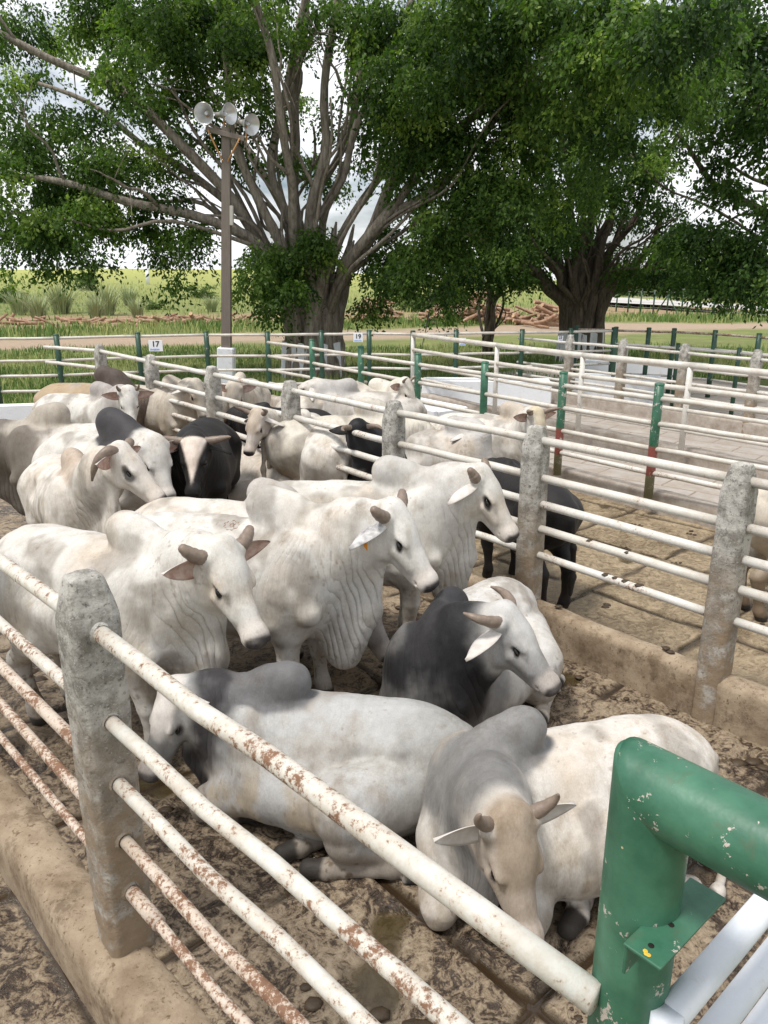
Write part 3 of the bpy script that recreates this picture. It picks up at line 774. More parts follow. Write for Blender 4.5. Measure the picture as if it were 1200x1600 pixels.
    if brand is not None:
        # hot-iron brand: a small scalloped ring with two crossed bars, burnt into the hide
        mb = MB()
        bx, by = brand
        def surf(px, py):
            zs = np.linspace(1.6, .9, 140); pts_ = np.stack([np.full(140, px), np.full(140, py), zs], 1).astype(f32)
            dd = fn(pts_); k_ = np.argmax(dd < 0); return zs[k_]
        ring = []
        for i in range(41):
            a = i/40*2*math.pi; rr_ = .045+.006*math.sin(a*9)
            px, py = bx+rr_*math.cos(a)*1.15, by+rr_*math.sin(a); ring.append((px, py, surf(px, py)+.001))
        mb.tube(np.array(ring)*S, .0035*S, 5)
        for ox in (-.012, .014):
            for sg in (1, -1):
                ln = []
                for k_ in np.linspace(-1, 1, 5):
                    px, py = bx+ox+.010*k_*sg, by+.022*k_; ln.append((px, py, surf(px, py)+.001))
                mb.tube(np.array(ln)*S, .0035*S, 5)
        mb.build('brand_mark', M['brand'], root)
    return root
# ------------------------------------------------------------------ layout frame
TH = R(41.3)
D1 = np.array([-math.sin(TH), math.cos(TH)]); D2 = np.array([math.cos(TH), math.sin(TH)])   # along the pens, across the pens
def uvw(u, v): p = D1*u+D2*v; return float(p[0]), float(p[1])

def rail(parent, a, b, r, mat, n=12, sag=.006):
    a = np.asarray(a, float); b = np.asarray(b, float); L = np.linalg.norm(b-a); rs = random.Random(int(abs(a[0]*977+b[1]*313)*100))
    k = max(3, int(L/.35)); pts = [a+(b-a)*i/k for i in range(k+1)]
    pts = [p+np.array([rs.gauss(0, sag*.3), rs.gauss(0, sag*.3), rs.gauss(0, sag*.5)]) if 0 < i < k else p for i, p in enumerate(pts)]
    mb = MB(); mb.tube(pts, r, n); o = mb.build('rail', mat, parent); return o

def concrete_post(h, w=.19, res=.02, seed=0, base=-.1):
    def fn(P):
        hw = w/2; q = np.abs(P[:, :2])
        tp = P[:, 2]
        ins = np.clip((tp-(h-.20))/.20, 0, 1)*.045
        d = np.maximum(q.max(1)-hw+ins, (q.sum(1)-(2*hw-.03-ins*1.6))*.7071)
        top = tp-h+(q.max(1))*.25
        d = -smin(-d, -top, .012)
        d = np.maximum(d, base-tp)
        d = d+((fbm(P, .13, seed, 3)-.5)*.013+(fbm(P, .03, seed+3, 2)-.5)*.007).astype(f32)
        return d
    V, Q = surface_nets(fn, (-w*.65, -w*.65, base-.03), (w*.65, w*.65, h+.04), res)
    return mesh_from('post', V, Q, True, [M['post_concrete']])

def curb(name, a, b, h, wd, mat, parent, base=-.25, res=.10, round_=.06, seed=0):
    """rounded concrete kerb from a to b (xy)"""
    a = np.asarray(a, float); b = np.asarray(b, float); L = np.linalg.norm(b-a); t = (b-a)/L; nrm = np.array([-t[1], t[0]])
    prof = [(-wd/2, base), (-wd/2, base+(h-round_-base)*.33), (-wd/2, base+(h-round_-base)*.67), (-wd/2, h-round_)]+[(-wd/2+round_*(1-math.cos(x)), h-round_+round_*math.sin(x)) for x in (.5, 1.0, 1.57)] + \
           [(wd/2-round_*(1-math.cos(x)), h-round_+round_*math.sin(x)) for x in (1.57, 1.0, .5)]+[(wd/2, h-round_), (wd/2, base+(h-round_-base)*.67), (wd/2, base+(h-round_-base)*.33), (wd/2, base)]
    k = max(2, int(L/res)); n = len(prof); v = []
    for i in range(k+1):
        p = a+t*L*i/k
        for o, z in prof: v.append((p[0]+nrm[0]*o, p[1]+nrm[1]*o, z))
    v = np.array(v); nz_ = np.stack([fbm(v, .35, seed+s_, 3)-.5 for s_ in range(3)], 1); v = v+nz_*[.035, .035, .025]
    f = [[i*n+j, i*n+j+1, i*n+n+j+1, i*n+n+j] for i in range(k) for j in range(n-1)]
    f += [list(range(n))[::-1], [k*n+j for j in range(n)]]
    f = [q[::-1] for q in f]
    return link(name, mesh_from(name, v, f, True, [mat]), parent)

def green_post(parent, x, y, h, r, mat, base=0.0):
    mb = MB(); mb.tube([(x, y, base), (x, y, base+(h-base)*.35), (x, y, base+(h-base)*.7), (x, y, h-.01)], r, 12); mb.lathe([(r*1.04, -.012), (r*1.04, .008), (r*.6, .018), (.002, .02)], (x, y, h-.01), (0, 0, 1), 12)
    return mb.build('post', mat, parent)

# ------------------------------------------------------------------ terrain
def terrain_z(x, y):
    r = np.clip((y-70)/130, 0, 1); r = r*r*(3-2*r)
    left = sstep(60, -40, x)
    z = r*(1.2+4.2*left)+.0*x
    z = z+np.where(y > 30, (fbm(np.stack([x, y, 0*x], 1), 14, 3, 3)-.5)*np.clip((y-30)/40, 0, 1)*.9, 0)
    return z-.06-.7*sstep(17.0, 13.5, y)*sstep(13, 11.5, np.abs(x))
ys = np.concatenate([np.arange(-30, 20, 4), np.arange(20, 120, 1.5), np.arange(120, 260, 5), np.arange(260, 1500, 60)]).astype(float)
xs = np.concatenate([np.arange(-1200, -90, 60), np.arange(-90, 100, 2.2), np.arange(100, 1250, 60)]).astype(float)
gx, gy = np.meshgrid(xs, ys); tv = np.stack([gx.ravel(), gy.ravel(), terrain_z(gx.ravel(), gy.ravel())], 1)
nx, ny_ = len(xs), len(ys); ii = (np.arange(ny_-1)[:, None]*nx+np.arange(nx-1)[None, :]).ravel()
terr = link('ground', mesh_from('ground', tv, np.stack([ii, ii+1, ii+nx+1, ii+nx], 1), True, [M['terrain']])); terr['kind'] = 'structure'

# ------------------------------------------------------------------ pen floors
def joints(u, v):
    """distance to the nearest slab joint, the lines running across and along the pens"""
    du = np.abs((u+.35) % 1.25-.625-.0); du = .625-du
    return du
def floor_sheet(name, u0, u1, v0, v1, res, amp, mat, z0=0.0, seed=0, yellow=None):
    us = np.arange(u0, u1+res*.5, res); vs = np.arange(v0, v1+res*.5, res)
    U, V_ = np.meshgrid(us, vs, indexing='ij'); U = U.ravel(); V_ = V_.ravel()
    x = D1[0]*U+D2[0]*V_; y = D1[1]*U+D2[1]*V_; p = np.stack([x, y, 0*x], 1)
    wob = (fbm(p, .5, seed+4, 2)-.5)*.10
    cu = np.abs(((U+wob+.42) % 1.30)-.65); cv = np.abs(((V_+wob*.6-.1) % 1.42)-.71)
    j = np.minimum(np.where(cu < .9, cu, 9), np.where(cv < .9, cv, 9))
    gap = sstep(.045, .012, np.abs(j))*sstep(.22, .36, fbm(p, .5, seed+8, 2))
    m1 = fbm(p, .55, seed, 4)-.5; m2 = fbm(p, .09, seed+2, 3)-.5
    z = amp*(m1*1.1+np.where(m2 > .02, (m2-.02)*1.4, m2*.3))
    z = z-gap*.022*(1 if amp > 0 else 0)
    pud = sstep(.23, .26, -(fbm(p, .7, seed+21, 3)-.5))
    wet = np.clip(pud*.9+gap*sstep(.54, .62, fbm(p, .9, seed+12, 2))*1.0, 0, 1)
    lev = -.010
    z = np.where(wet > .35, np.minimum(z, lev)*.15+lev*.85, z)
    f = (np.arange(len(us)-1)[:, None]*len(vs)+np.arange(len(vs)-1)[None, :]).ravel(); n = len(vs)
    me = mesh_from(name, np.stack([x, y, z+z0], 1), np.stack([f, f+n, f+n+1, f+1], 1), True, [mat])
    a = me.color_attributes.new('wet', 'FLOAT_COLOR', 'POINT'); c = np.zeros((len(x), 4), f32); c[:, 0] = wet; c[:, 1] = gap
    if yellow is not None: c[:, 2] = yellow
    c[:, 3] = 1; a.data.foreach_set('color', c.ravel())
    o = link(name, me); o['kind'] = 'structure'; return o
floor_sheet('pen_floor', -1.6, 7.4, .95, 5.3, .022, .045, M['mud_floor'], .0, 1)
floor_sheet('pen_floor', 7.4, 21.0, .95, 6.3, .12, .03, M['mud_floor'], .0, 2)
floor_sheet('pen_floor', -1.6, 21.0, 5.3, 10.0, .045, .025, M['mud_floor'], .004, 3, .85)
floor_sheet('outer_floor', -1.6, 9.0, -6.0, .95, .05, .09, M['mud_floor'], -.30, 4)
def quad(name, pts, mat, kind='structure'):
    o = link(name, mesh_from(name, np.array(pts, float), [list(range(len(pts)))], False, [mat])); o['kind'] = kind; return o
quad('paved_floor', [(*uvw(-1, 10.0), .02), (*uvw(17.5, 10.0), .02), (*uvw(17.5, 24), .02), (*uvw(-1, 24), .02)][::-1], M['paved_floor'])

# ------------------------------------------------------------------ near rail fence (this side of the pen)
A1 = np.array([-1.257, 2.989]); AD = np.array([-.691, .723])
fa = thing('pipe_fence', 'nearest fence of rusty white pipes through a weathered concrete post above a mud coated kerb', 'fence', (A1[0], A1[1], 0))
def Apt(s_, z, lat=0): q = AD*s_; n_ = np.array([AD[1], -AD[0]])*lat; return (q[0]+n_[0], q[1]+n_[1], z)
pm = concrete_post(1.94, .22, .011, 3, -.3)
p1 = link('post', pm, fa, (0, 0, 0), (0, 0, R(42)))
p1['label'] = 'tall grey concrete post with chamfered top and a small hole near its foot'
mb = MB(); mb.tube([(0, 0, 0), (.02, 0, 0)], .02, 10); hole = mb.build('hole', M['dark_hole'], p1, (.098, -.01, .20))
for s_ in (2.15, 4.3, 6.45): link('post', pm, fa, Apt(s_, 0), (0, 0, R(42)))
AE = np.array([.43, 1.339])-A1; AEL = float(np.hypot(*AE)); AEd = AE/AEL
for z, mt, r in ((1.69, 'pipe_rusty', .0365), (1.27, 'pipe_rusty', .032), (.96, 'pipe_rusty', .032), (.655, 'pipe_bare', .029), (.37, 'pipe_bare', .024)):
    rail(fa, (AEd[0]*.05, AEd[1]*.05, z), (AE[0]+AEd[0]*.05, AE[1]+AEd[1]*.05, z-.105), r, M[mt], 20, .012)
    for s_ in (0, 2.15, 4.3): rail(fa, Apt(s_+.05, z), Apt(s_+2.10, z), r, M[mt if z > 1.0 else 'pipe_bare'], 16, .004)
mb = MB(); mb.tube([(AEd[0]*.08, AEd[1]*.08, .37), (AEd[0]*.36, AEd[1]*.36, .354)], .034, 18); mb.build('sleeve', M['pipe_bare'], fa)
for z in (1.69, 1.27, .96, .655, .37):       # mortar collars where the pipes enter the post
    mb = MB(); mb.lathe([(.030, .0), (.053, .0), (.050, .010), (.044, .016), (.036, .022)], (AEd[0]*.095, AEd[1]*.095, z), (AEd[0], AEd[1], 0), 16)
    mb.build('collar', M['post_concrete'], fa)
a_, b_ = np.array(Apt(8, 0)[:2]), np.array(Apt(-3.2, 0)[:2])
nA = np.array([-AD[1], AD[0]])*.065
curb('kerb', a_+nA, b_+nA, .03, .29, M['curb_concrete'], fa, -.6, .05, .09, 5)

# ------------------------------------------------------------------ fence between the two cattle pens
Bp = [(-7.35, 16.9), (-5.366, 14.756), (-3.814, 12.74), (-2.444, 11.031), (-1.145, 9.403), (.10, 7.80), (1.29, 6.40), (2.41, 5.03), (3.75, 3.55)]
fb = thing('pipe_fence', 'long fence of white pipes through eight weathered concrete posts dividing the two cattle pens', 'fence', (0, 0, 0))
pms = [concrete_post(1.93, .20, .016, 11), concrete_post(1.93, .20, .016, 12), concrete_post(1.93, .20, .02, 13)]
for i, (x, y) in enumerate(Bp[1:], 1): link('post', pms[i % 3], fb, (x, y, 0), (0, 0, R(41.3+(i*37 % 7)-3)))
zB = (1.80, 1.48, 1.25, 1.03, .79)
for i in range(len(Bp)-1):
    a, b = np.array(Bp[i]), np.array(Bp[i+1]); t = (b-a)/np.linalg.norm(b-a)
    for q, z in enumerate(zB):
        if i == 0 and q > 1: continue
        rail(fb, (*(a+t*.06), z-.10*(i == 0)), (*(b-t*.06), z), .036 if q < 4 else .033, M[('pipe_clean', 'pipe_clean', 'pipe_worn', 'pipe_clean', 'pipe_worn')[q] if i > 4 else ('pipe_worn' if q < 3 else 'pipe_rusty')], 12)
for i in range(1, len(Bp)-1):
    a, b = np.array(Bp[i]), np.array(Bp[i+1]); t = (b-a)/np.linalg.norm(b-a)
    curb('kerb', a+t*.08, b-t*.08, .36, .20, M['curb_concrete'], fb, -.1, .06, .07, 20+i)

# ------------------------------------------------------------------ green-post fence on the far side of the second pen
fd = thing('post_fence', 'white pipe fence on green steel posts, two partly red, beyond the second pen', 'fence')
Dp = [(-2.875, 19.414), (-1.633, 17.728), (-.47, 15.9), (.621, 14.291), (1.664, 12.811), (2.633, 11.354), (3.592, 10.057), (4.75, 8.75), (5.9, 7.4)]
for i, (x, y) in enumerate(Dp[1:], 1): green_post(fd, x, y, 1.8, .062, M['green_red' if i in (5, 6) else 'green_post'], .25)
zD = (1.60, 1.27, .93, .60)
for i in range(len(Dp)-1):
    for q, z in enumerate(zD): rail(fd, (*Dp[i], z), (*Dp[i+1], z), .036, M['pipe_worn' if q == 3 else 'pipe_clean'], 10)
curb('kerb', Dp[0], Dp[-1], .30, .26, M['kerb_dry'], fd, -.1, .12, .06, 40)
# white-post fence behind it
fc = thing('post_fence', 'white pipe fence on thin white posts whose bright top rail crosses the whole paved yard', 'fence')
Cp = [(.74, 20.16), (2.43, 16.8), (3.70, 14.5), (5.03, 12.75), (6.35, 11.0), (7.7, 9.2)]
for i, (x, y) in enumerate(Cp):
    mb = MB(); mb.tube([(x, y, .3), (x, y, 1.0), (x, y, 1.74)], .05, 12); mb.build('post', M['pipe_worn'], fc)
for i in range(len(Cp)-1):
    for z, r in ((1.74, .055), (1.36, .045), (1.0, .036), (.66, .036)): rail(fc, (*Cp[i], z), (*Cp[i+1], z), r, M['pipe_clean'], 12)
curb('kerb', Cp[0], Cp[-1], .32, .30, M['kerb_dry'], fc, -.1, .15, .06, 41)
# concrete-post fence, next row
fe = thing('post_fence', 'rail fence on pointed grey concrete posts behind the white topped fence', 'fence')
Ep = [(3.7, 21.6), (4.73, 19.92), (5.69, 18.61), (6.59, 17.11), (7.50, 15.67), (8.6, 14.0)]
for i, (x, y) in enumerate(Ep[1:]): link('post', pms[i % 3], fe, (x, y, -.17), (0, 0, R(41)))
for i in range(len(Ep)-1):
    for z in (1.55, 1.22, .9, .58): rail(fe, (*Ep[i], z), (*Ep[i+1], z), .034, M['pipe_worn'], 10)
curb('kerb', Ep[0], Ep[-1], .30, .26, M['kerb_dry'], fe, -.1, .2, .05, 42)
# rail fence that closes the pens at the back
fk = thing('post_fence', 'long back fence of white rails on dark green posts in front of the big trees', 'fence')
Kp = [(-12.4, 18.1), (-10.9, 18.45), (-9.4, 18.78), (-7.94, 19.03), (-6.17, 19.69), (-4.56, 20.16), (-2.99, 20.16), (-1.63, 20.4), (-.39, 20.65), (.75, 20.4), (1.9, 20.7), (3.69, 21.0), (5.05, 21.3), (6.35, 21.75)]
for x, y in Kp[1:]: green_post(fk, x, y, 1.82, .065, M['green_far'])
for i in range(len(Kp)-1):
    for z in (1.73, 1.20, .84, .47, .12): rail(fk, (*Kp[i], z), (*Kp[i+1], z), .034, M['pipe_clean' if z > .9 else 'pipe_worn'], 8)
# right-hand run of dark green fence
fr = thing('post_fence', 'dark green fence with weathered rails at the right end of the yard', 'fence')
Rp = [(5.6, 22.9), (6.6, 22.4), (7.4, 22.0), (8.0, 21.7), (8.8, 20.9), (9.4, 19.69), (10.2, 18.3), (11.2, 16.9)]
for x, y in Rp: green_post(fr, x, y, 1.80, .065, M['green_far'])
for i in range(len(Rp)-1):
    for z in (1.70, 1.30, .90, .5): rail(fr, (*Rp[i], z), (*Rp[i+1], z), .032, M['pipe_worn' if z < 1.5 else 'pipe_bare'], 8)
fm = thing('post_fence', 'short cross fence on green posts between the concrete posts and the dark fence', 'fence')
Mp = [(6.0, 20.3), (7.1, 18.9), (8.0, 17.6), (8.9, 16.3)]
for x, y in Mp: green_post(fm, x, y, 1.62, .05, M['green_far'])
for i in range(len(Mp)-1):
    for z in (1.5, 1.1, .7, .35): rail(fm, (*Mp[i], z), (*Mp[i+1], z), .03, M['pipe_worn'], 8)
# white-painted feed troughs
def trough(label, a, b, wd, h, zb=.0):
    a = np.asarray(a, float); b = np.asarray(b, float); L = float(np.linalg.norm(b-a)); t = (b-a)/L; ang = math.atan2(t[1], t[0])
    c = (a+b)/2; o = thing('feed_trough', label, 'trough', (c[0], c[1], zb), ang, 'white feed troughs')
    for sgn in (1, -1):
        mb = MB(); mb.box((0, sgn*(wd/2-.06), h/2), (L, .12, h), bev=.02); mb.build('side_wall', M['whitewash'], o)
    for sgn in (1, -1):
        mb = MB(); mb.box((sgn*(L/2-.055), 0, h/2-.01), (.11, wd-.25, h-.02), bev=.02); mb.build('end_wall', M['whitewash'], o)
    mb = MB(); mb.box((0, 0, .12), (L-.23, wd-.25, .2)); mb.build('bed', M['whitewash'], o)
trough('white painted feed trough behind the green posts, nearest the cattle', uvw(10.6, 11.1), uvw(14.2, 11.5), .9, .62)
trough('tall white painted feed trough near the sign behind the white topped fence', (1.0, 20.0), (4.25, 19.7), .7, .64)
trough('white painted feed trough between the rows of grey concrete posts', (5.15, 20.75), (7.2, 20.1), .8, .66)
trough('low white trough furthest back in front of the dark green fence', (6.5, 25.2), (9.6, 24.6), .8, .62)
wl = MB(); wl.box((0, 0, .10), (3.4, .22, .52), bev=.03); o = wl.build('low_wall', M['whitewash'], None, (-9.6, 17.3, 0), (0, 0, R(12))); tag(o, 'low white painted wall at the left edge behind the tan bull', 'wall')

# ------------------------------------------------------------------ green gate post, beam and white gate, close by
gp = thing('gateway', 'thick green painted pipe post with top beam, chipped, close by on the right', 'gateway', (.553, 1.345, 0))
GX = np.array([.553, 1.345]); gd = -D1*1.0; r_ = .083; topz = 2.098
n_ = 40; an = np.linspace(0, 2*math.pi, n_, endpoint=False); g_3 = np.array([gd[0], gd[1], 0]); d_3 = np.array([D2[0], D2[1], 0]); z_3 = np.array([0, 0, 1.])
def loft(rings, name):
    v = np.array([p for r in rings for p in r]); f = [[i*n_+j, i*n_+(j+1) % n_, (i+1)*n_+(j+1) % n_, (i+1)*n_+j] for i in range(len(rings)-1) for j in range(n_)]
    mb = MB(); mb.add(v, f); return mb.build(name, M['green_big'], gp)
corner = np.array([0, 0, topz])
def mitre(off):  # the 45 degree cut, its outer lip eased by off
    out_ = []
    for a in an:
        p = corner+r_*(math.cos(a)*np.array([gd[0], gd[1], -1.0])+math.sin(a)*d_3); e_ = np.clip(-math.cos(a), 0, 1)**2*off
        out_.append(p+(g_3-z_3)*e_*.7071)
    return out_
mid_c = mitre(.016)
def low(dz): return [np.array([r_*math.cos(a)*gd[0]+r_*math.sin(a)*D2[0], r_*math.cos(a)*gd[1]+r_*math.sin(a)*D2[1], topz-r_*math.cos(a)-dz]) for a, p in zip(an, mid_c)]
def side(dl): return [corner+r_*(math.cos(a)*np.array([gd[0], gd[1], -1.0])+math.sin(a)*d_3)+g_3*dl for a in an]
loft([[np.array([0, 0, z])+r_*(math.cos(a)*g_3+math.sin(a)*d_3) for a in an] for z in (-.3, .6, 1.2, 1.6, 1.8)]+[low(.03), low(.012), mid_c], 'post')
loft([mid_c, side(.012), side(.03)]+[[corner+g_3*l+r_*(-math.cos(a)*z_3+math.sin(a)*d_3) for a in an] for l in (.2, .5, .9, 1.6, 2.4)], 'beam')
# angle bracket welded to the post
def g3(a, b, z): return (gd[0]*a+D2[0]*b, gd[1]*a+D2[1]*b, z)
Mx = np.stack([[gd[0], gd[1], 0], [D2[0], D2[1], 0], [0, 0, 1]], 1)
mb = MB(); mb.box(g3(.084, 0, 1.822), (.082, .27, .008), M=Mx, bev=.003); mb.box(g3(.048, 0, 1.783), (.008, .266, .068), M=Mx, bev=.002)
br_ = mb.build('bracket', M['green_big'], gp)
for b in (-.10, -.022):
    mb = MB(); mb.lathe([(.0005, .0), (.0062, .0), (.0062, .001), (.0005, .001)], g3(.084, b, 1.8262), (0, 0, 1), 14); mb.build('bolt_hole', M['dark_hole'], br_)
mb = MB()
rs = random.Random(4)
for q in range(3): mb.lathe([(.0005, .001), (.004, .0005), (.005, 0)], g3(.095+rs.uniform(-.014, .014), -.118+rs.uniform(-.008, .008), 1.8262), (0, 0, 1), 8)
mb.build('paint_dab', M['yellow_dab'], br_)
gt = thing('gate', 'white painted pipe gate beside the green post, seen at the bottom right corner', 'gate', (.553, 1.345, 0))
q0 = (.075, .02)
def g4(d, z, off=.10): return (gd[0]*off+D2[0]*d, gd[1]*off+D2[1]*d, z)
for z in (1.58, 1.33, 1.08, .80, .50):
    mb = MB(); mb.tube([g4(.0, z), g4(.8, z-.003), g4(1.6, z)], .034, 20); mb.build('rail', M['pipe_gate'], gt)
for d in (-.02, 1.6):
    mb = MB(); mb.tube([g4(d, .3), g4(d, 1.0), g4(d, 1.60)], .034, 20); mb.build('stile', M['pipe_gate'], gt)
mb = MB(); hp_ = np.array(g4(-.02, 1.50, .135)); dv_ = np.array([-.45, -.85, .25])
mb.lathe([(.006, 0), (.024, 0), (.024, .006), (.018, .010), (.006, .010)], hp_, dv_, 20)
mb.lathe([(.0005, .022), (.009, .022), (.009, 0)], hp_, dv_, 6); mb.build('hinge_bolt', M['steel'], gt)
# ------------------------------------------------------------------ numbered signs on the back fence
def sign(num, label, px, Y, z, w_, h_):
    x = px
    o = thing('number_sign', label, 'sign', (x, Y, z), 0, 'numbered pen signs')
    mb = MB(); mb.box((0, 0, 0), (w_, .012, h_), bev=.002); mb.build('panel', M['sign_white'], o)
    def text(body, size, zc, mat, nm):
        cu = bpy.data.curves.new('number', 'FONT'); cu.body = body; cu.size = size; cu.align_x = 'CENTER'; cu.align_y = 'CENTER'; cu.extrude = .001
        if mat == 'sign_ink': cu.offset = size*.02
        t = bpy.data.objects.new('number', cu); COL.objects.link(t); t.rotation_euler = (math.pi/2, 0, 0); t.location = (0, -.0095, zc)
        bpy.context.view_layer.update()
        me = bpy.data.meshes.new_from_object(t.evaluated_get(bpy.context.evaluated_depsgraph_get())); bpy.data.objects.remove(t)
        me.materials.clear(); me.materials.append(M[mat])
        link(nm, me, o, (0, -.0095, zc), (math.pi/2, 0, 0))
    text(num, h_*.72, h_*.14, 'sign_ink', 'number')
    mb = MB(); x0 = -w_*.40                      # the small blue line of lettering is a row of letter-like strokes, too small to read
    rs = random.Random(int(num))
    while x0 < w_*.38:
        l = rs.uniform(.008, .022)
        if rs.random() < .82: mb.box((x0+l/2, -.0075, -h_*.34), (l, .003, h_*rs.uniform(.11, .17)))
        x0 += l+.008
    mb.build('lettering', M['sign_blue'], o)
    return o
sign('17', 'white sign with a black 17 next to a green fence post', -5.72, 19.62, 1.50, .35, .27)
sign('19', 'white sign with a black 19 mounted over a green post', -.52, 15.80, 1.97, .19, .17)
sign('21', 'white sign partly hidden behind the bright top rail, near the slim double trunk', 2.06, 20.55, 1.53, .17, .19)
sign('23', 'white sign reading 23 beside the whitewashed second trunk', 4.73, 21.05, 1.58, .14, .13)

# ------------------------------------------------------------------ lamp post
lp = thing('lamp_post', 'weathered wooden pole with a white painted foot carrying three bell shaped floodlights', 'lamp post', (-4.40, 21.5, 0)); lp.rotation_euler = (0, .058, 0)
mb = MB(); mb.box((0, 0, .50), (.45, .45, 1.62), bev=.03); mb.build('foot', M['white_block'], lp)
mb = MB()
v = np.array([(sx*w_, sy*w_, z) for z, w_ in ((1.27, .125), (4.2, .115), (6.80, .10)) for sx, sy in ((-1, -1), (1, -1), (1, 1), (-1, 1))])
f = [[k*4+i, k*4+(i+1) % 4, k*4+4+(i+1) % 4, k*4+4+i] for k in range(2) for i in range(4)]+[[8, 9, 10, 11]]
mb.add(v, f, False); mb.build('pole', M['pole_wood'], lp)
mb = MB(); mb.box((.0, -.15, 6.62), (1.0, .08, .12), bev=.01, M=roty(.18)); mb.build('cross_arm', M['pole_wood'], lp)
for sx in (-1, 1):
    mb = MB(); mb.tube([(sx*.40-.02, -.22, 6.60-sx*.07), (sx*.06, -.15, 5.98)], .020, 8); mb.build('brace', M['rust_metal'], lp)
mb = MB(); mb.box((.15, -.05, 4.7), (.09, .14, .48), bev=.01); mb.build('switch_box', M['lamp_grey'], lp)
def flood(x, y, z, dx, dy, dz):
    d = unit((dx, dy, dz)); o = bpy.data.objects.new('floodlight', None); COL.objects.link(o); o.parent = lp; o.location = (x, y, z); o.scale = (.74, .74, .74)
    mb = MB(); n_ = [(.12, -.10), (.15, .0), (.22, .10), (.31, .24), (.335, .30), (.345, .30), (.335, .285), (.30, .235), (.205, .10), (.14, .01), (.11, -.02)]
    mb.lathe(n_, (0, 0, 0), d, 28); mb.build('reflector', M['aluminium'], o)
    mb = MB(); mb.lathe([(.002, -.34), (.085, -.34), (.09, -.12), (.125, -.09), (.12, -.03), (.002, -.03)], (0, 0, 0), d, 20); mb.build('lamp_housing', M['lamp_grey'], o)
    mb = MB(); mb.lathe([(.002, .16), (.03, .15), (.055, .10), (.055, .05), (.035, .0), (.03, -.03)], (0, 0, 0), d, 16); mb.build('bulb', M['sign_white'], o)
    mb = MB(); mb.tube([(0, .05, -.05), (0, .06, -.30), (0, .05, -.56)], .035, 8); mb.build('bracket', M['rust_metal'], o)
flood(-.44, -.2, 7.06, -.15, -.92, -.22); flood(-.05, -.08, 7.08, .78, -.50, .02); flood(.52, -.1, 6.90, .75, -.62, -.20)

# ------------------------------------------------------------------ trees
def curve_pts(pts, n):
    pts = np.asarray(pts, float); d = np.r_[0, np.cumsum(np.linalg.norm(np.diff(pts, axis=0), axis=1))]
    t = np.linspace(0, d[-1], n); p = np.stack([np.interp(t, d, pts[:, i]) for i in range(3)], 1)
    for _ in range(3): p[1:-1] = (p[:-2]+2*p[1:-1]+p[2:])/4
    return p
def wob(p, amp, rs):
    ph = [rs.uniform(0, 6.28) for _ in range(6)]; t = np.linspace(0, 1, len(p)); e = (t*(1-t)*4)[:, None]
    o = np.stack([np.sin(t*7+ph[0])+.6*np.sin(t*15+ph[1]), np.sin(t*6+ph[2])+.6*np.sin(t*13+ph[3]), np.sin(t*8+ph[4])+.6*np.sin(t*17+ph[5])], 1)
    return p+o*amp*e
def leaves(name, centers, radii, counts, mat, parent, size, seed, hang=.8, strand=.52, bough=.50):
    """leaf-sized faces on short hanging twigs, spread through the given clumps"""
    rg = np.random.default_rng(seed); C_ = []; T_ = []; O_ = []
    for (c, r, n) in zip(centers, radii, counts):
        # every mass is broken up into boughs, every bough into hanging twigs
        nb = max(2, int(n/360)); ub = rg.normal(size=(nb, 3)); ub /= np.linalg.norm(ub, axis=1)[:, None]
        bc = np.asarray(c)+ub*(rg.random(nb)**.40)[:, None]*np.asarray(r)*.95; bt = rg.normal(size=nb)*.20; br_ = bough*(.65+.7*rg.random(nb))
        ns = max(1, int(n/14)); wh = rg.integers(0, nb, ns)
        u = rg.normal(size=(ns, 3)); u /= np.linalg.norm(u, axis=1)[:, None]
        rad = rg.random(ns)**.5; st = bc[wh]+u*rad[:, None]*br_[wh][:, None]*np.array([1.0, 1.0, .62])
        out_ = u*np.array([1, 1, .3]); out_[:, 2] -= hang
        out_ /= np.linalg.norm(out_, axis=1)[:, None]
        cl = rg.random(ns)
        for q in range(14):
            t = (q+rg.random(ns))/14
            p = st+out_*(t*strand*(.6+.7*rg.random(ns)))[:, None]+rg.normal(size=(ns, 3))*.05+np.array([0, 0, -1])*(t*t*strand*.4)[:, None]
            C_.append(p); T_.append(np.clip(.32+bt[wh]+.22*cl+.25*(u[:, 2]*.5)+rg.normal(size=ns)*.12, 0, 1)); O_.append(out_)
    P = np.concatenate(C_); T = np.concatenate(T_); D = np.concatenate(O_); n = len(P)
    ax = D+rg.normal(size=(n, 3))*.75; ax[:, 2] -= .35; ax /= np.linalg.norm(ax, axis=1)[:, None]
    nr = rg.normal(size=(n, 3)); nr[:, 2] += .9; sd = np.cross(ax, nr); sd /= np.linalg.norm(sd, axis=1)[:, None]+1e-9
    up = np.cross(sd, ax)
    s_ = size*(.6+.8*rg.random(n))[:, None]
    a = P; b = P+ax*s_*.45+sd*s_*.27-up*s_*.05; c = P+ax*s_; d = P+ax*s_*.45-sd*s_*.27-up*s_*.05
    V = np.stack([a, b, c, d], 1).reshape(-1, 3); k = np.arange(n)*4
    F_ = np.concatenate([np.stack([k, k+1, k+2], 1), np.stack([k, k+2, k+3], 1)])
    me = mesh_from(name, V, F_, False, [mat])
    at = me.attributes.new('tint', 'FLOAT', 'POINT'); at.data.foreach_set('value', np.repeat(T, 4).astype(f32))
    return link(name, me, parent)
def pix(px, py, Y):
    """a point at forward distance Y seen at that place of the 1200x1600 photograph"""
    a = (px-600)/FPX; b = -(py-800)/FPX; c_, s_ = math.cos(PITCH), math.sin(PITCH)
    r = np.array([a, c_+b*s_, -s_+b*c_]); return np.array([0, 0, CAM_H])+r*(Y/r[1])

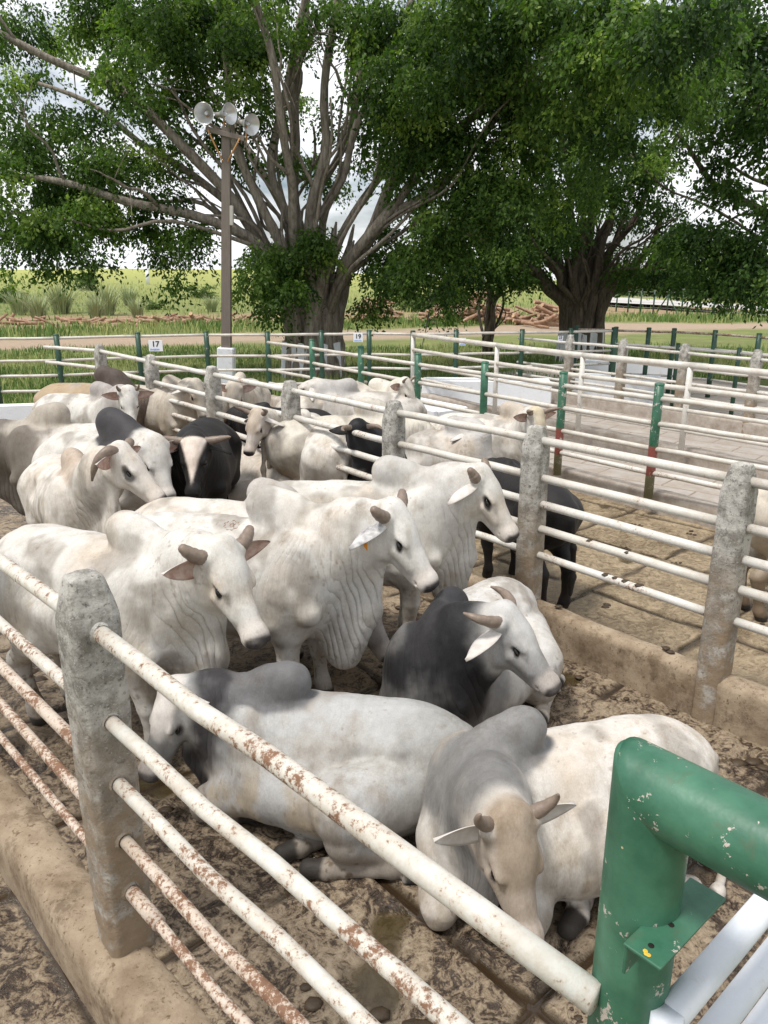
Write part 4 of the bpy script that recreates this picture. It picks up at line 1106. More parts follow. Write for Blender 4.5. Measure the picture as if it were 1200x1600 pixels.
def big_fig(name, label, base, limbs, clumps, bark, leafm, seed, trunk_r, white=None, flare=2.4, size=.13, dens=1.0, trunk_h=2.4, hang=.8, twigs=2):
    rs = random.Random(seed); base = np.asarray(base, float)
    t = thing(name, label, 'tree', base)
    mb = MB()
    # fluted trunk: many stems fused together, spreading upward into the limbs
    for i in range(26):
        a = i/26*6.283+rs.uniform(-.1, .1); tH = trunk_h*rs.uniform(.85, 1.35); r0 = trunk_r*(.80+.25*rs.random()) if i % 3 else trunk_r*.5*rs.random()
        top = trunk_r*flare*(.55+.45*rs.random()) if i % 3 else trunk_r*flare*.4
        pts = [(r0*1.08*math.cos(a), r0*1.22*math.sin(a), -.25), (r0*math.cos(a), r0*math.sin(a), .5), (r0*1.02*math.cos(a+.1), r0*1.02*math.sin(a+.1), trunk_h*.55), (top*.75*math.cos(a+.2), top*.75*math.sin(a+.2), tH), (top*1.3*math.cos(a+.25), top*1.3*math.sin(a+.25), tH*1.6)]
        p = wob(curve_pts(pts, 16), .05, rs); mb.tube(p, np.r_[np.linspace(trunk_r*.32, trunk_r*.20, 11), np.linspace(trunk_r*.18, trunk_r*.04, 5)]*(1+.12*np.sin(np.arange(16)*1.7+i)), 9)
    mb.tube([(0, 0, -.3), (0, 0, trunk_h*.5), (0, 0, trunk_h*1.1)], [trunk_r*.85, trunk_r*.85, trunk_r*1.1], 14)
    tips = []
    for (pts, r0, r1) in limbs:
        p = curve_pts([np.asarray(q)-base for q in pts], 22); p = wob(p, .16, rs)
        mb.tube(p, np.linspace(r0, r1, 22)*(1+.06*np.sin(np.arange(22)*2.1)), 9)
        for _ in range(2 if r0 > .11 else 1):               # thinner stems grown along the limb
            of = np.array([rs.gauss(0, .5), rs.gauss(0, .5), rs.gauss(0, .35)]); e2 = np.linspace(.15, 1, 22)[:, None]**1.3
            m_ = rs.randint(13, 22); mb.tube(wob(p+of*e2*2.0, .2, rs)[:m_], np.linspace(r0*.42, max(.015, r1*.35), m_), 7)
        for _ in range(twigs):                              # side branches
            i0 = rs.randint(7, 19); d = p[min(21, i0+1)]-p[i0-1]; d = d/np.linalg.norm(d)
            q = d+np.array([rs.gauss(0, .6), rs.gauss(0, .6), rs.gauss(.1, .5)]); q /= np.linalg.norm(q); L = rs.uniform(1.5, 3.8)
            b = wob(curve_pts([p[i0], p[i0]+q*L*.5, p[i0]+q*L+np.array([0, 0, -.12*L])], 10), .08, rs); rr = max(.02, (r0+(r1-r0)*i0/21)*.5)
            mb.tube(b, np.linspace(rr, .012, 10), 6)
            for _ in range(3):
                j = rs.randint(3, 9); q2 = q+np.array([rs.gauss(0, .7), rs.gauss(0, .7), rs.gauss(-.1, .5)]); q2 /= np.linalg.norm(q2)
                b2 = curve_pts([b[j], b[j]+q2*.6, b[j]+q2*1.2+np.array([0, 0, -.2])], 6); mb.tube(b2, np.linspace(.02, .006, 6), 4)
    trunk = mb.build('trunk', bark, t)
    if white:
        mb = MB()
        an = np.linspace(0, 6.283, 64, endpoint=False); v = []
        for z in np.linspace(-.1, white, 8):
            rr = trunk_r*1.16*(1+.06*np.sin(an*11+z*.5)+.04*np.sin(an*23+1))*(1.05-.05*z)
            v += [(r_*math.cos(a), r_*math.sin(a), z+.05*math.sin(a*9)*(z > white*.9)) for r_, a in zip(rr, an)]
        f = [[i*64+j, i*64+(j+1) % 64, i*64+64+(j+1) % 64, i*64+64+j] for i in range(7) for j in range(64)]
        mb.add(v, f); mb.build('whitewash_band', M['white_block'], t)
    cs = [np.asarray(c)-base for c, r, n in clumps]
    leaves('crown', cs, [r for c, r, n in clumps], [n*dens for c, r, n in clumps], leafm, t, size, seed, hang)
    return t

def clump(px, py, Y, rpx, rpy, n, dy=1.6):
    k = Y/FPX; return (pix(px, py, Y), (rpx*k, dy, rpy*k), n)
T1 = pix(490, 585, 26.4); T1[2] = -.06
def limb(pts, r0, r1, Y0, Y1, start=(0, 0, 1.5), tb=T1):
    n = len(pts); L = [tb+np.array(start)]
    for i, (x, y) in enumerate(pts): L.append(pix(x, y, Y0+(Y1-Y0)*(i+1)/n))
    return (L, r0*.8, r1*.85)
limbs1 = [
    limb([(430, 400), (390, 358), (345, 342), (240, 318), (80, 290), (-60, 270)], .26, .07, 26, 23, (-.5, 0, 2.2)),
    limb([(415, 380), (365, 300), (300, 228), (210, 165), (80, 95), (-40, 30)], .26, .10, 26, 24, (-.5, .2, 2.2)),
    limb([(400, 350), (330, 292), (250, 238), (170, 175), (60, 130)], .22, .07, 26.2, 28, (-.4, -.2, 2.2)),
    limb([(345, 335), (250, 305), (120, 292)], .12, .05, 26, 25, (-.6, 0, 2.6)),
    limb([(440, 360), (400, 290), (368, 235), (352, 170), (345, 40)], .24, .10, 25.6, 24, (-.3, -.4, 2.0)),
    limb([(455, 330), (425, 260), (425, 150), (468, 50), (490, -60)], .20, .10, 26, 25, (-.2, 0, 2.5)),
    limb([(462, 320), (464, 220), (470, 60), (475, -80)], .23, .14, 26.6, 27, (0, .2, 2.5)),
    limb([(478, 340), (505, 230), (520, 120), (526, 10), (530, -80)], .21, .12, 25.6, 25, (0, -.4, 2.5)),
    limb([(490, 330), (520, 260), (550, 150), (580, 40), (600, -60)], .18, .10, 26.8, 28, (.2, .4, 2.5)),
    limb([(500, 330), (545, 250), (600, 120), (650, -20)], .18, .09, 26, 25, (.3, 0, 2.5)),
    limb([(530, 430), (570, 370), (605, 290), (650, 205), (720, 110), (830, 10), (900, -50)], .30, .11, 26, 24, (.5, -.2, 1.8)),
    limb([(535, 420), (590, 340), (650, 280), (735, 180), (850, 90), (960, 15)], .24, .09, 25.6, 22, (.5, -.3, 1.9)),
    limb([(545, 400), (610, 330), (660, 300), (760, 210), (880, 105), (1010, 30)], .18, .07, 26, 21, (.6, -.3, 2.2)),
    limb([(540, 420), (600, 370), (660, 345), (740, 350)], .12, .03, 26, 25, (.5, .0, 2.2)),
    limb([(520, 380), (560, 310), (640, 240), (700, 120), (760, -20)], .20, .09, 27, 29, (.4, .4, 2.2)),
    limb([(445, 330), (380, 230), (320, 120), (260, 20)], .20, .09, 27, 30, (-.3, .5, 2.4)),
    limb([(470, 380), (455, 300), (440, 180), (410, 60), (380, -60)], .2, .1, 25.2, 22, (-.1, -.5, 2.2))]
rs = random.Random(5); cl1 = []
for (x, y, Y, rx, ry, n) in [
    # left spread
    (20, 20, 25, 60, 30, 900), (90, 20, 25, 45, 22, 500), (30, 100, 27, 45, 25, 350), (180, 40, 25, 70, 50, 2200), (250, 80, 24, 80, 70, 3800), (330, 60, 25, 80, 60, 3800), (210, 130, 24, 60, 50, 1700), (285, 160, 26, 50, 35, 1500),
    (130, 190, 25, 60, 45, 1700), (60, 215, 25, 50, 40, 1300), (10, 190, 24, 35, 40, 700), (30, 280, 24, 50, 50, 1900), (100, 265, 25, 60, 45, 2000), (180, 250, 25, 60, 45, 2000), (240, 230, 26, 50, 35, 1300),
    (20, 340, 24, 40, 35, 1500), (70, 350, 24, 40, 40, 1500), (120, 335, 24, 50, 38, 1800), (180, 330, 25, 45, 36, 1600), (150, 300, 24.5, 70, 30, 1600), (225, 345, 25, 34, 34, 1100), (215, 300, 25, 40, 25, 800),
    (15, 425, 24, 20, 12, 160), (45, 400, 24, 18, 18, 260), (95, 405, 24, 20, 16, 300), (160, 400, 24, 10, 22, 170), (120, 380, 24, 20, 14, 220), (275, 390, 25, 26, 40, 900), (300, 360, 25, 28, 26, 700), (268, 440, 25, 12, 18, 200), (320, 410, 25, 10, 10, 90),
    (290, 250, 27, 40, 35, 700), (330, 215, 27, 40, 30, 700), (400, 160, 25, 40, 35, 1000), (390, 90, 24, 50, 45, 1900), (420, 30, 24, 50, 35, 1500), (370, 10, 26, 60, 30, 1300), (150, -20, 25, 90, 30, 1200), (300, -20, 24, 90, 30, 1800),
    # middle
    (560, 60, 24, 50, 40, 1400), (620, 40, 24, 60, 50, 2300), (600, 130, 23, 55, 45, 2200), (540, 190, 28, 30, 30, 500), (590, 200, 28, 50, 40, 1200), (560, 250, 28.5, 36, 26, 500), (430, 240, 27, 26, 30, 380), (650, 190, 24, 50, 50, 2200), (680, 130, 22, 60, 55, 2800), (500, 10, 26, 40, 30, 700),
    (660, 260, 23.5, 50, 40, 2000), (720, 210, 23, 55, 45, 2400), (480, 250, 28, 40, 30, 480), (520, 270, 27, 30, 30, 500), (400, 240, 28, 26, 30, 400),
    # clump on the trunk and curtains beside it
    (465, 385, 24.6, 48, 20, 1700), (440, 410, 24.6, 45, 26, 1900), (500, 370, 24.5, 36, 13, 900), (405, 435, 24.8, 26, 26, 1000), (395, 465, 25, 14, 20, 380), (445, 440, 24.6, 30, 16, 700), (420, 480, 25, 24, 12, 260),
    (600, 425, 25.5, 26, 32, 1500), (630, 430, 25, 30, 36, 1700), (615, 385, 25.5, 32, 20, 1000), (578, 465, 25.5, 14, 22, 400), (660, 405, 25, 34, 30, 1500), (690, 380, 24.5, 36, 28, 1500), (615, 345, 27.5, 30, 20, 600), (690, 460, 25, 16, 24, 380), (570, 490, 25, 14, 14, 130), (460, 490, 25.5, 8, 14, 80),
    # right spread over the yard
    (740, 90, 21, 60, 45, 2300), (800, 130, 21, 60, 50, 2500), (820, 60, 20, 60, 45, 2000), (900, 60, 19.5, 60, 50, 2200), (760, 280, 22.5, 55, 40, 2300), (720, 330, 23, 50, 36, 2000), (820, 230, 22, 50, 50, 2300), (800, 330, 23, 45, 40, 1900), (960, 120, 19, 40, 55, 1700), (880, 160, 20, 45, 50, 1900), (950, 200, 19.5, 30, 36, 900), (1010, 60, 18.5, 55, 55, 2300), (1070, 130, 18.5, 40, 45, 1300), (1090, 40, 18, 60, 45, 2000), (860, 0, 20, 80, 30, 1800), (720, 20, 21, 70, 40, 2200), (680, 60, 22, 60, 50, 2200), (1020, 0, 19, 80, 30, 1700), (880, 300, 22, 40, 40, 1300)]:
    cl1.append(clump(x, y, Y+rs.uniform(-1.2, 1.2), rx, ry, n))
for _ in range(46):      # crown above and behind the frame, which shades the ground
    cl1.append((T1+np.array([rs.uniform(-12, 9), rs.uniform(-7, 6), rs.uniform(9.5, 15)]), (2.2, 2.2, 1.3), 800))
big_fig('fig_tree', 'huge spreading fig tree with pale limbs fanning from a fluted trunk, whitewashed at its foot', T1, limbs1, cl1, M['bark'], M['leaf_fig'], 7, .86, 1.12, 1.75, .125, 1.6, 2.3)
# second fig, darker
T2 = pix(905, 560, 31.0); T2[2] = -.06
def lb2(pts, r0, r1, Y0, Y1): return limb(pts, r0, r1, Y0, Y1, (0, 0, 1.7), T2)
limbs2 = [lb2([(862, 458), (825, 420), (780, 390), (720, 360)], .42, .08, 31, 29), lb2([(948, 462), (985, 430), (1010, 380), (1040, 330)], .36, .08, 30.5, 30), lb2([(880, 450), (850, 380), (800, 300)], .34, .08, 30.5, 30), lb2([(925, 450), (950, 380), (955, 300)], .32, .08, 30.2, 30), lb2([(905, 450), (895, 370), (890, 280)], .30, .08, 30, 29.5), lb2([(875, 440), (870, 350), (860, 200), (840, 80)], .25, .08, 31, 32), lb2([(900, 430), (930, 330), (960, 230), (1000, 120)], .22, .06, 31, 31),
          lb2([(925, 420), (965, 320), (985, 260)], .20, .05, 30.6, 30), lb2([(935, 440), (990, 330), (1040, 240), (1090, 150)], .22, .06, 31, 29), lb2([(950, 455), (1000, 430), (1060, 400), (1140, 380)], .22, .05, 31, 30), lb2([(910, 430), (905, 330), (915, 200), (920, 90)], .2, .06, 31.5, 33),
          lb2([(945, 420), (990, 370), (1060, 340)], .12, .03, 30, 28), lb2([(890, 420), (890, 300), (880, 150)], .2, .06, 30.5, 29)]
cl2 = []
for (x, y, Y, rx, ry, n) in [(730, 430, 29, 45, 28, 1900), (780, 400, 29, 50, 40, 2600), (815, 420, 29.5, 36, 22, 1200), (800, 350, 29, 60, 40, 2500), (740, 370, 29, 50, 36, 2200), (870, 350, 29, 50, 40, 2300), (850, 290, 29, 60, 45, 2400), (930, 310, 29.5, 36, 30, 800), (930, 270, 28, 50, 40, 2200), (1000, 270, 27.5, 50, 40, 2400), (1030, 230, 28, 40, 40, 1500), (880, 210, 30, 60, 50, 2200), (960, 180, 30, 55, 50, 1900), (760, 300, 30, 50, 50, 2100), (820, 150, 31, 70, 50, 2200),
                             (1010, 410, 29, 45, 30, 1500), (1060, 390, 29, 45, 40, 1900), (980, 350, 31, 40, 30, 500), (1040, 320, 30, 40, 36, 800), (1070, 430, 29, 40, 20, 900), (940, 80, 31, 80, 50, 2400), (1060, 150, 30, 60, 50, 1700), (850, 60, 32, 80, 50, 2200), (700, 440, 30, 24, 30, 700), (690, 330, 30, 40, 50, 1500), (650, 330, 30, 30, 40, 900)]:
    cl2.append(clump(x, y, Y+rs.uniform(-1, 1), rx, ry, n, 1.8))
for _ in range(34): cl2.append((T2+np.array([rs.uniform(-7, 8), rs.uniform(-5, 7), rs.uniform(8.5, 14)]), (2.4, 2.4, 1.4), 800))
big_fig('fig_tree', 'second fig tree, its thick dark trunk opening like a vase, behind the yard', T2, limbs2, cl2, M['bark_dark'], M['leaf_dark'], 9, .72, 1.15, 1.6, .13, 1.5, 2.6)
# slim twin-trunk tree
T3 = pix(762, 540, 34.0); T3[2] = -.06
def lb3(pts, r0, r1): return limb(pts, r0, r1, 34, 33.5, (0, 0, .2), T3)
limbs3 = [lb3([(765, 480), (768, 440), (755, 400), (740, 330)], .26, .07), lb3([(772, 480), (785, 445), (800, 400), (820, 320)], .20, .06), lb3([(785, 460), (810, 447), (850, 435)], .09, .03), lb3([(766, 450), (775, 400), (780, 300)], .14, .05)]
cl3 = [clump(x, y, Y, rx, ry, n, 1.5) for (x, y, Y, rx, ry, n) in [(720, 420, 33, 40, 30, 1400), (760, 380, 33, 50, 34, 1600), (820, 390, 33, 45, 30, 1300), (780, 320, 33, 60, 40, 1700), (700, 470, 33, 22, 22, 500), (685, 490, 33, 8, 8, 90)]]
t3 = big_fig('twin_trunk_tree', 'slim tree with two thin dark trunks in front of the log pile', T3, limbs3, cl3, M['bark_dark'], M['leaf_dark'], 12, .17, None, 1.2, .15, 1.0, 1.0, .8, 1)
# tree beyond the right edge whose boughs hang into view
T4 = pix(1400, 560, 25.0); T4[2] = -.06
def lb4(pts, r0, r1): return limb(pts, r0, r1, 25, 24, (0, 0, 2.2), T4)
limbs4 = [lb4([(1330, 440), (1250, 380), (1170, 330), (1120, 280), (1060, 210)], .28, .06), lb4([(1330, 400), (1240, 320), (1185, 290), (1130, 250)], .16, .04), lb4([(1360, 380), (1300, 200), (1240, 60)], .3, .1), lb4([(1330, 440), (1240, 400), (1180, 395), (1120, 400)], .16, .04), lb4([(1340, 380), (1250, 240), (1160, 130), (1090, 60)], .25, .08)]
cl4 = [clump(x, y, Y+rs.uniform(-.8, .8), rx, ry, n, 1.6) for (x, y, Y, rx, ry, n) in [(1160, 60, 22, 55, 55, 2600), (1190, 150, 22, 50, 55, 2400), (1130, 190, 23, 50, 50, 2100), (1180, 250, 23, 50, 40, 1700), (1100, 280, 24, 35, 30, 700), (1150, 350, 24, 50, 36, 1800), (1100, 370, 24, 45, 40, 1800), (1060, 400, 24.5, 34, 34, 1100), (1180, 410, 23, 45, 36, 1900), (1130, 430, 24, 40, 30, 1500), (1170, 470, 23, 18, 18, 400), (1090, 440, 24, 26, 20, 700), (1220, 330, 23, 50, 60, 2000), (1240, 200, 22, 60, 60, 2000), (1140, 0, 22, 80, 40, 2200), (1100, 110, 23, 50, 50, 1700)]]
for _ in range(14): cl4.append((T4+np.array([rs.uniform(-7, 4), rs.uniform(-4, 5), rs.uniform(8.5, 13)]), (2.2, 2.2, 1.3), 700))
big_fig('fig_tree', 'dark tree whose trunk stands outside the right edge, its boughs hanging low at the right', T4, limbs4, cl4, M['bark_dark'], M['leaf_dark'], 15, .7, None, 1.7, .135, 1.0, 2.4)

# ------------------------------------------------------------------ grass
def grass_sheet(name, n, fy, mats, hmin, hmax, seed, wid=.02, xr=None):
    rg = np.random.default_rng(seed)
    x, y = fy(rg, n); z = terrain_z(x, y); n = len(x)
    h = (hmin+(hmax-hmin)*rg.random(n)**1.5)*(.55+.9*fbm(np.stack([x, y, 0*x], 1), 2.2, seed+3, 2)); a = rg.random(n)*6.283; ln = rg.random(n)*.55*h
    dx, dy = np.cos(a), np.sin(a); b = rg.random(n)*6.283; wx, wy = np.cos(b)*wid*(.6+h), np.sin(b)*wid*(.6+h)
    P0 = np.stack([x-wx, y-wy, z], 1); P1 = np.stack([x+wx, y+wy, z], 1)
    P2 = np.stack([x+dx*ln*.35+wx*.7, y+dy*ln*.35+wy*.7, z+h*.6], 1); P3 = np.stack([x+dx*ln*.35-wx*.7, y+dy*ln*.35-wy*.7, z+h*.6], 1); P4 = np.stack([x+dx*ln, y+dy*ln, z+h], 1)
    V = np.stack([P0, P1, P2, P3, P4], 1).reshape(-1, 3); k = np.arange(n)*5
    F_ = np.concatenate([np.stack([k, k+1, k+2], 1), np.stack([k, k+2, k+3], 1), np.stack([k+3, k+2, k+4], 1)])
    sel = np.tile((fbm(np.stack([x, y, 0*x], 1), 3.0, seed, 2)+rg.normal(size=n)*.12 > .56).astype(int), 3)
    o = link(name, mesh_from(name, V, F_, False, mats, sel)); return o
def near_g(rg, n):
    y = 19.5+rg.random(n)**1.2*18.5; x = (rg.random(n)*2-1)*(y*.62+1)
    kx = np.interp(x, [p[0] for p in Kp], [p[1] for p in Kp]); ok = (y > kx+.15) & (y-.38*x < 42.5) & ~((x > 4) & (y < 23.3+.15*x)); return x[ok], y[ok]
def strip_g(rg, n):
    x = (rg.random(n)*2-1)*32; y = 50.5+.38*x+rg.random(n)*9; ok = y > 30; return x[ok], y[ok]
def far_g(rg, n):
    y = 52+rg.random(n)**1.3*80; x = (rg.random(n)*2-1)*(y*.62); bn = y-.38*x
    ok = (bn > 59) & ~((bn > 60) & (bn < 82) & (rg.random(n) < .75)); return x[ok], y[ok]
tag(grass_sheet('grass', 48000, near_g, [M['grass_a'], M['grass_b']], .07, .30, 1, .018), 'short green grass behind the back fence and under the trees', 'grass', kind='stuff')
tag(grass_sheet('grass', 11000, strip_g, [M['grass_a'], M['grass_b']], .2, .65, 2, .03), 'strip of taller grass beyond the dirt track', 'grass', kind='stuff')
tag(grass_sheet('grass', 14000, far_g, [M['grass_b'], M['grass_a']], .2, .55, 3, .05), 'rough field grass rising to the horizon', 'grass', kind='stuff')
# tall reed tufts at the left of the field
def reed_mesh(seed, n=240, h=2.3):
    rg = np.random.default_rng(seed); v = []; f = []
    for i in range(n):
        a = rg.random()*6.283; L = h*(.55+.5*rg.random()); out_ = (.25+.75*rg.random())*L*.62; r0 = rg.random()*.35; wd = .028
        b = a+1.57
        for t in (0, .35, .7, 1.0):
            q = r0+out_*t**1.4; z = L*(t-.32*t*t*(out_/L)*1.5); w_ = wd*(1-t*.9)
            v += [(math.cos(a)*q-math.cos(b)*w_, math.sin(a)*q-math.sin(b)*w_, z), (math.cos(a)*q+math.cos(b)*w_, math.sin(a)*q+math.sin(b)*w_, z)]
        k = i*8
        for s_ in range(3): f.append((k+s_*2, k+s_*2+1, k+s_*2+3, k+s_*2+2))
    return mesh_from('reed_tuft', np.array(v), np.array(f), False, [M['reed']])
rmesh = [reed_mesh(s_) for s_ in (1, 2, 3)]
for i, (x, y, Y, lab) in enumerate([(60, 492, 64, 'pale reed tuft furthest left in the field'), (95, 478, 74, 'tall drooping reed tuft left of the bushy middle ones'), (150, 492, 66, 'wide reed tuft at the foot of the hanging fig boughs'), (165, 474, 72, 'reed tuft right of the wide one, half behind the boughs'), (215, 492, 66, 'pale reed tuft nearest the lamp post'), (30, 478, 72, 'reed tuft cut by the left edge of the photo'), (330, 470, 80, 'pale reed tuft just left of the lamp pole'), (200, 455, 90, 'reed tuft further back on the slope')]):
    p = pix(x, y, Y); p[2] = float(terrain_z(np.array([p[0]]), np.array([p[1]]))[0])
    o = link('reed_tuft', rmesh[i % 3], None, tuple(p), (0, 0, i*1.3)); sc = (1.1, 1.6, 1.0, 1.5, .9, 1.3, .9, 1.2)[i]; o.scale = (sc*1.25, sc*1.25, sc); tag(o, lab, 'reeds', 'reed tufts in the field')
# log piles
def log_mesh(seed, L, r):
    rs_ = random.Random(seed); mb = MB(); p = [(-L/2, 0, 0), (-L*.2, rs_.uniform(-.03, .03), rs_.uniform(-.03, .03)), (L*.2, rs_.uniform(-.04, .04), rs_.uniform(-.03, .03)), (L/2, 0, 0)]
    mb.tube(p, [r, r*.96, r*.9, r*.86], 9, False); mb.cur = 1
    for s_ in (0, 3): mb.lathe([(r*(1 if s_ == 0 else .86), 0), (.002, .01)], p[s_], (1, 0, 0), 9)
    m_ = mb.build('log', [M['log_red'], M['log_end']]); me = m_.data; bpy.data.objects.remove(m_); return me
lms = [log_mesh(1, 1.9, .12), log_mesh(2, 1.5, .14), log_mesh(3, 2.3, .10), log_mesh(4, 1.2, .13)]
def pile(px, py, Y, wx, hz, n, label, grp, seed):
    rs_ = random.Random(seed); c = pix(px, py, Y)
    for i in range(n):
        t = rs_.uniform(-1, 1); lim = hz*(1-abs(t)**1.5); z = rs_.random()**1.1*lim; x = c[0]+t*wx; y = c[1]+rs_.gauss(0, 1.3)
        zt = float(terrain_z(np.array([x]), np.array([y]))[0])
        o = link('log', lms[rs_.randrange(4)], None, (x, y, zt+.12+z), (rs_.gauss(0, 1.5), rs_.gauss(0, .25), rs_.choice((.2, .2, 3.3, 1.2))+rs_.gauss(0, .35))); tag(o, label, 'log', grp)
pile(735, 500, 56, 3.4, 1.9, 92, 'reddish cut log in the high heap behind the twin trunk tree', 'logs in the heap behind the twin trunk tree', 1)
pile(856, 498, 54, 1.5, 1.5, 40, 'reddish cut log in the small heap left of the second fig trunk', 'logs in the heap by the second fig', 2)
pile(592, 497, 58, 1.5, 1.5, 34, 'reddish cut log in the heap right of the first fig trunk', 'logs in the heap by the first fig', 3)
pile(300, 492, 56, 4.0, .5, 50, 'reddish cut log lying in the low scatter behind the lamp post', 'logs scattered behind the lamp post', 4)
pile(70, 497, 58, 5.0, .25, 26, 'reddish cut log lying in the dirt at the far left of the field', 'logs lying at the far left', 5)
# road with its fence on the right
rd = np.array([pix(900, 478, 98), pix(1250, 506, 66), pix(1250, 494, 76), pix(900, 470, 118)]); rd[:, 2] = [float(terrain_z(np.array([q[0]]), np.array([q[1]]))[0])+.35 for q in rd]
quad('road', rd, M['far_road'])
ff = thing('roadside_fence', 'far roadside fence of thin green posts with pale tops and wire, along the pale road', 'fence')
fa_, fb_ = pix(945, 490, 84), pix(1270, 512, 56)
wz = []
for i in range(14):
    t = i/13; x, y = fa_[0]+(fb_[0]-fa_[0])*t, fa_[1]+(fb_[1]-fa_[1])*t; z = float(terrain_z(np.array([x]), np.array([y]))[0])
    mb = MB(); mb.tube([(x, y, z-.1), (x, y, z+1.2), (x, y, z+2.2)], .075, 8); po = mb.build('post', M['green_far'], ff)
    mb = MB(); mb.tube([(x, y, z+2.2), (x, y, z+2.42)], .08, 8); mb.build('post_cap', M['sign_white'], po)
    wz.append((x, y, z))
    if i == 5:
        for sg in (1, -1):
            d = (fb_-fa_)/np.linalg.norm(fb_-fa_)*1.8*sg; mb = MB(); mb.tube([(x+d[0], y+d[1], z), (x, y, z+1.8)], .06, 8); mb.build('brace', M['green_far'], ff)
for h in (.6, 1.1, 1.6, 2.05):
    mb = MB(); mb.tube([(x, y, z+h) for x, y, z in wz], .012, 5); mb.build('wire', M['steel'], ff)
# bushes and small trees along the far edge
def bush_mesh(seed, n=2600):
    rg = random.Random(seed); cs = [(rg.uniform(-1.6, 1.6), rg.uniform(-1, 1), rg.uniform(.5, 2.2)) for _ in range(9)]
    o = leaves('bush', cs, [(.9, .9, .7)]*9, [n/9]*9, M['leaf_bush'], None, .26, seed, .1, .6); me = o.data; bpy.data.objects.remove(o); return me
bms = [bush_mesh(s_) for s_ in (1, 2, 3)]
i = 0
for (x, y, Y, sc, lab) in [(940, 466, 130, 3.0, 'hazy green bush just right of the second fig trunk'), (985, 470, 125, 2.6, 'bush behind the left end of the roadside fence'), (1030, 468, 125, 3.4, 'tall bush behind the braced fence post'), (1075, 472, 120, 2.8, 'bush behind the middle of the roadside fence'), (1120, 474, 115, 3.6, 'large bush beneath the low hanging boughs'), (1165, 478, 110, 3.0, 'bush near the right edge beyond the road'), (1205, 480, 108, 3.4, 'bush cut by the right edge beyond the road'), (905, 462, 150, 2.6, 'bush seen past the left of the second fig trunk'),
                          (830, 450, 140, 1.8, 'small bush between the twin trunk tree and second fig'), (640, 468, 78, 1.1, 'leafy bush right of the first fig trunk'), (665, 474, 74, .8, 'low bush in front of the log heap'), (395, 410, 210, 2.2, 'tiny bush on the skyline right of the lamp pole'), (140, 408, 215, 1.5, 'tiny bush on the skyline at the left'), (250, 412, 190, 1.0, 'tiny bush on the skyline between the boughs'), (20, 470, 92, .9, 'low scrub bush at the left edge of the field'), (245, 470, 84, .6, 'low scrub bush right of the reed tufts'), (420, 455, 100, .9, 'low scrub bush seen right of the lamp pole'), (130, 445, 120, 1.3, 'scrub bush on the slope behind the reeds'), (310, 450, 105, .9, 'scrub bush left of the lamp pole on the slope')]:
    p = pix(x, y, Y); zt = float(terrain_z(np.array([p[0]]), np.array([p[1]]))[0]); p[2] = zt
    o = link('bush', bms[i % 3], None, tuple(p), (0, 0, i*.9)); o.scale = (sc, sc, sc*.75); tag(o, lab, 'bush', 'bushes along the far edge'); i += 1
mb = MB(); mb.tube([(0, 0, 0), (0, 0, 1.2), (0, 0, 2.4)], .28, 8); p = pix(231, 440, 130); p[2] = float(terrain_z(np.array([p[0]]), np.array([p[1]]))[0]); o = mb.build('marker_post', M['sign_white'], None, tuple(p)); tag(o, 'small white marker post far out in the green field', 'post')

# ------------------------------------------------------------------ dung on the floors and rails
rg = np.random.default_rng(8); dm = MB()
def clod(c, r, q):
    nl = 7; v = [(c[0], c[1], c[2]+r*.27)]; f = []
    for k_, (rr, zz) in enumerate(((.62, .22), (1.0, .04), (.95, -.2))):
        for j in range(nl):
            a = j/nl*6.283+q; w_ = rr*r*(.75+.5*rg.random()); v.append((c[0]+w_*math.cos(a), c[1]+w_*math.sin(a)*.8, c[2]+zz*r*(.7+.5*rg.random())))
    for j in range(nl):
        j2 = (j+1) % nl; f.append([0, 1+j, 1+j2])
        for k_ in (0, 1): f.append([1+k_*nl+j, 1+(k_+1)*nl+j, 1+(k_+1)*nl+j2, 1+k_*nl+j2])
    dm.add(v, f)
for _ in range(170):
    u, v_ = rg.uniform(-.5, 7), rg.uniform(1.3, 5.05) if rg.random() < .75 else rg.uniform(5.4, 9.3); x, y = uvw(u, v_); r0 = .02+.05*rg.random()**2.5
    for _ in range(rg.integers(1, 5)): clod((x+rg.normal()*r0*1.3, y+rg.normal()*r0*1.3, .012), r0*(.5+.6*rg.random()), rg.random()*6)
for i, t, z in ((5, .32, .40), (5, .75, .40), (6, .45, .83), (6, .50, .83), (6, .55, .83), (6, .62, .835), (6, .20, .40), (6, .78, .405), (6, .80, .39), (6, .55, 1.07), (6, .35, 1.07)):
    a, b = np.array(Bp[i-0]), np.array(Bp[i+1]); p = a+(b-a)*t; clod((p[0], p[1], z-.012), .035, t*9)
tag(dm.build('dung_clods', M['dung']), 'dark dung clods scattered over the pen floors and caught on the fence', 'dung', kind='stuff')
# ------------------------------------------------------------------ the herd
def on_z(px, py, z):
    a = (px-600)/FPX; b = -(py-800)/FPX; c_, s_ = math.cos(PITCH), math.sin(PITCH); r = np.array([a, c_+b*s_, -s_+b*c_]); q = np.array([0, 0, CAM_H])+r*((z-CAM_H)/r[2]); return float(q[0]), float(q[1])
WHITE = (.60, .578, .54); GREY = (.30, .29, .28); DGREY = (.10, .095, .095); BLACK = (.016, .014, .014)
G1, G2 = 'bulls in the near pen', 'cattle in the second pen'
def cow(label, px, py, s, heading, head=None, az=None, z=None, **k):
    lie = k.get('pose') == 'lie'
    x, y = on_z(px, py, (z if z is not None else (1.11 if lie else 1.68)*s))
    if head is not None: k['head_at'] = pix(*head)
    return make_bull(label, x, y, heading, s, head_az=az, **k)
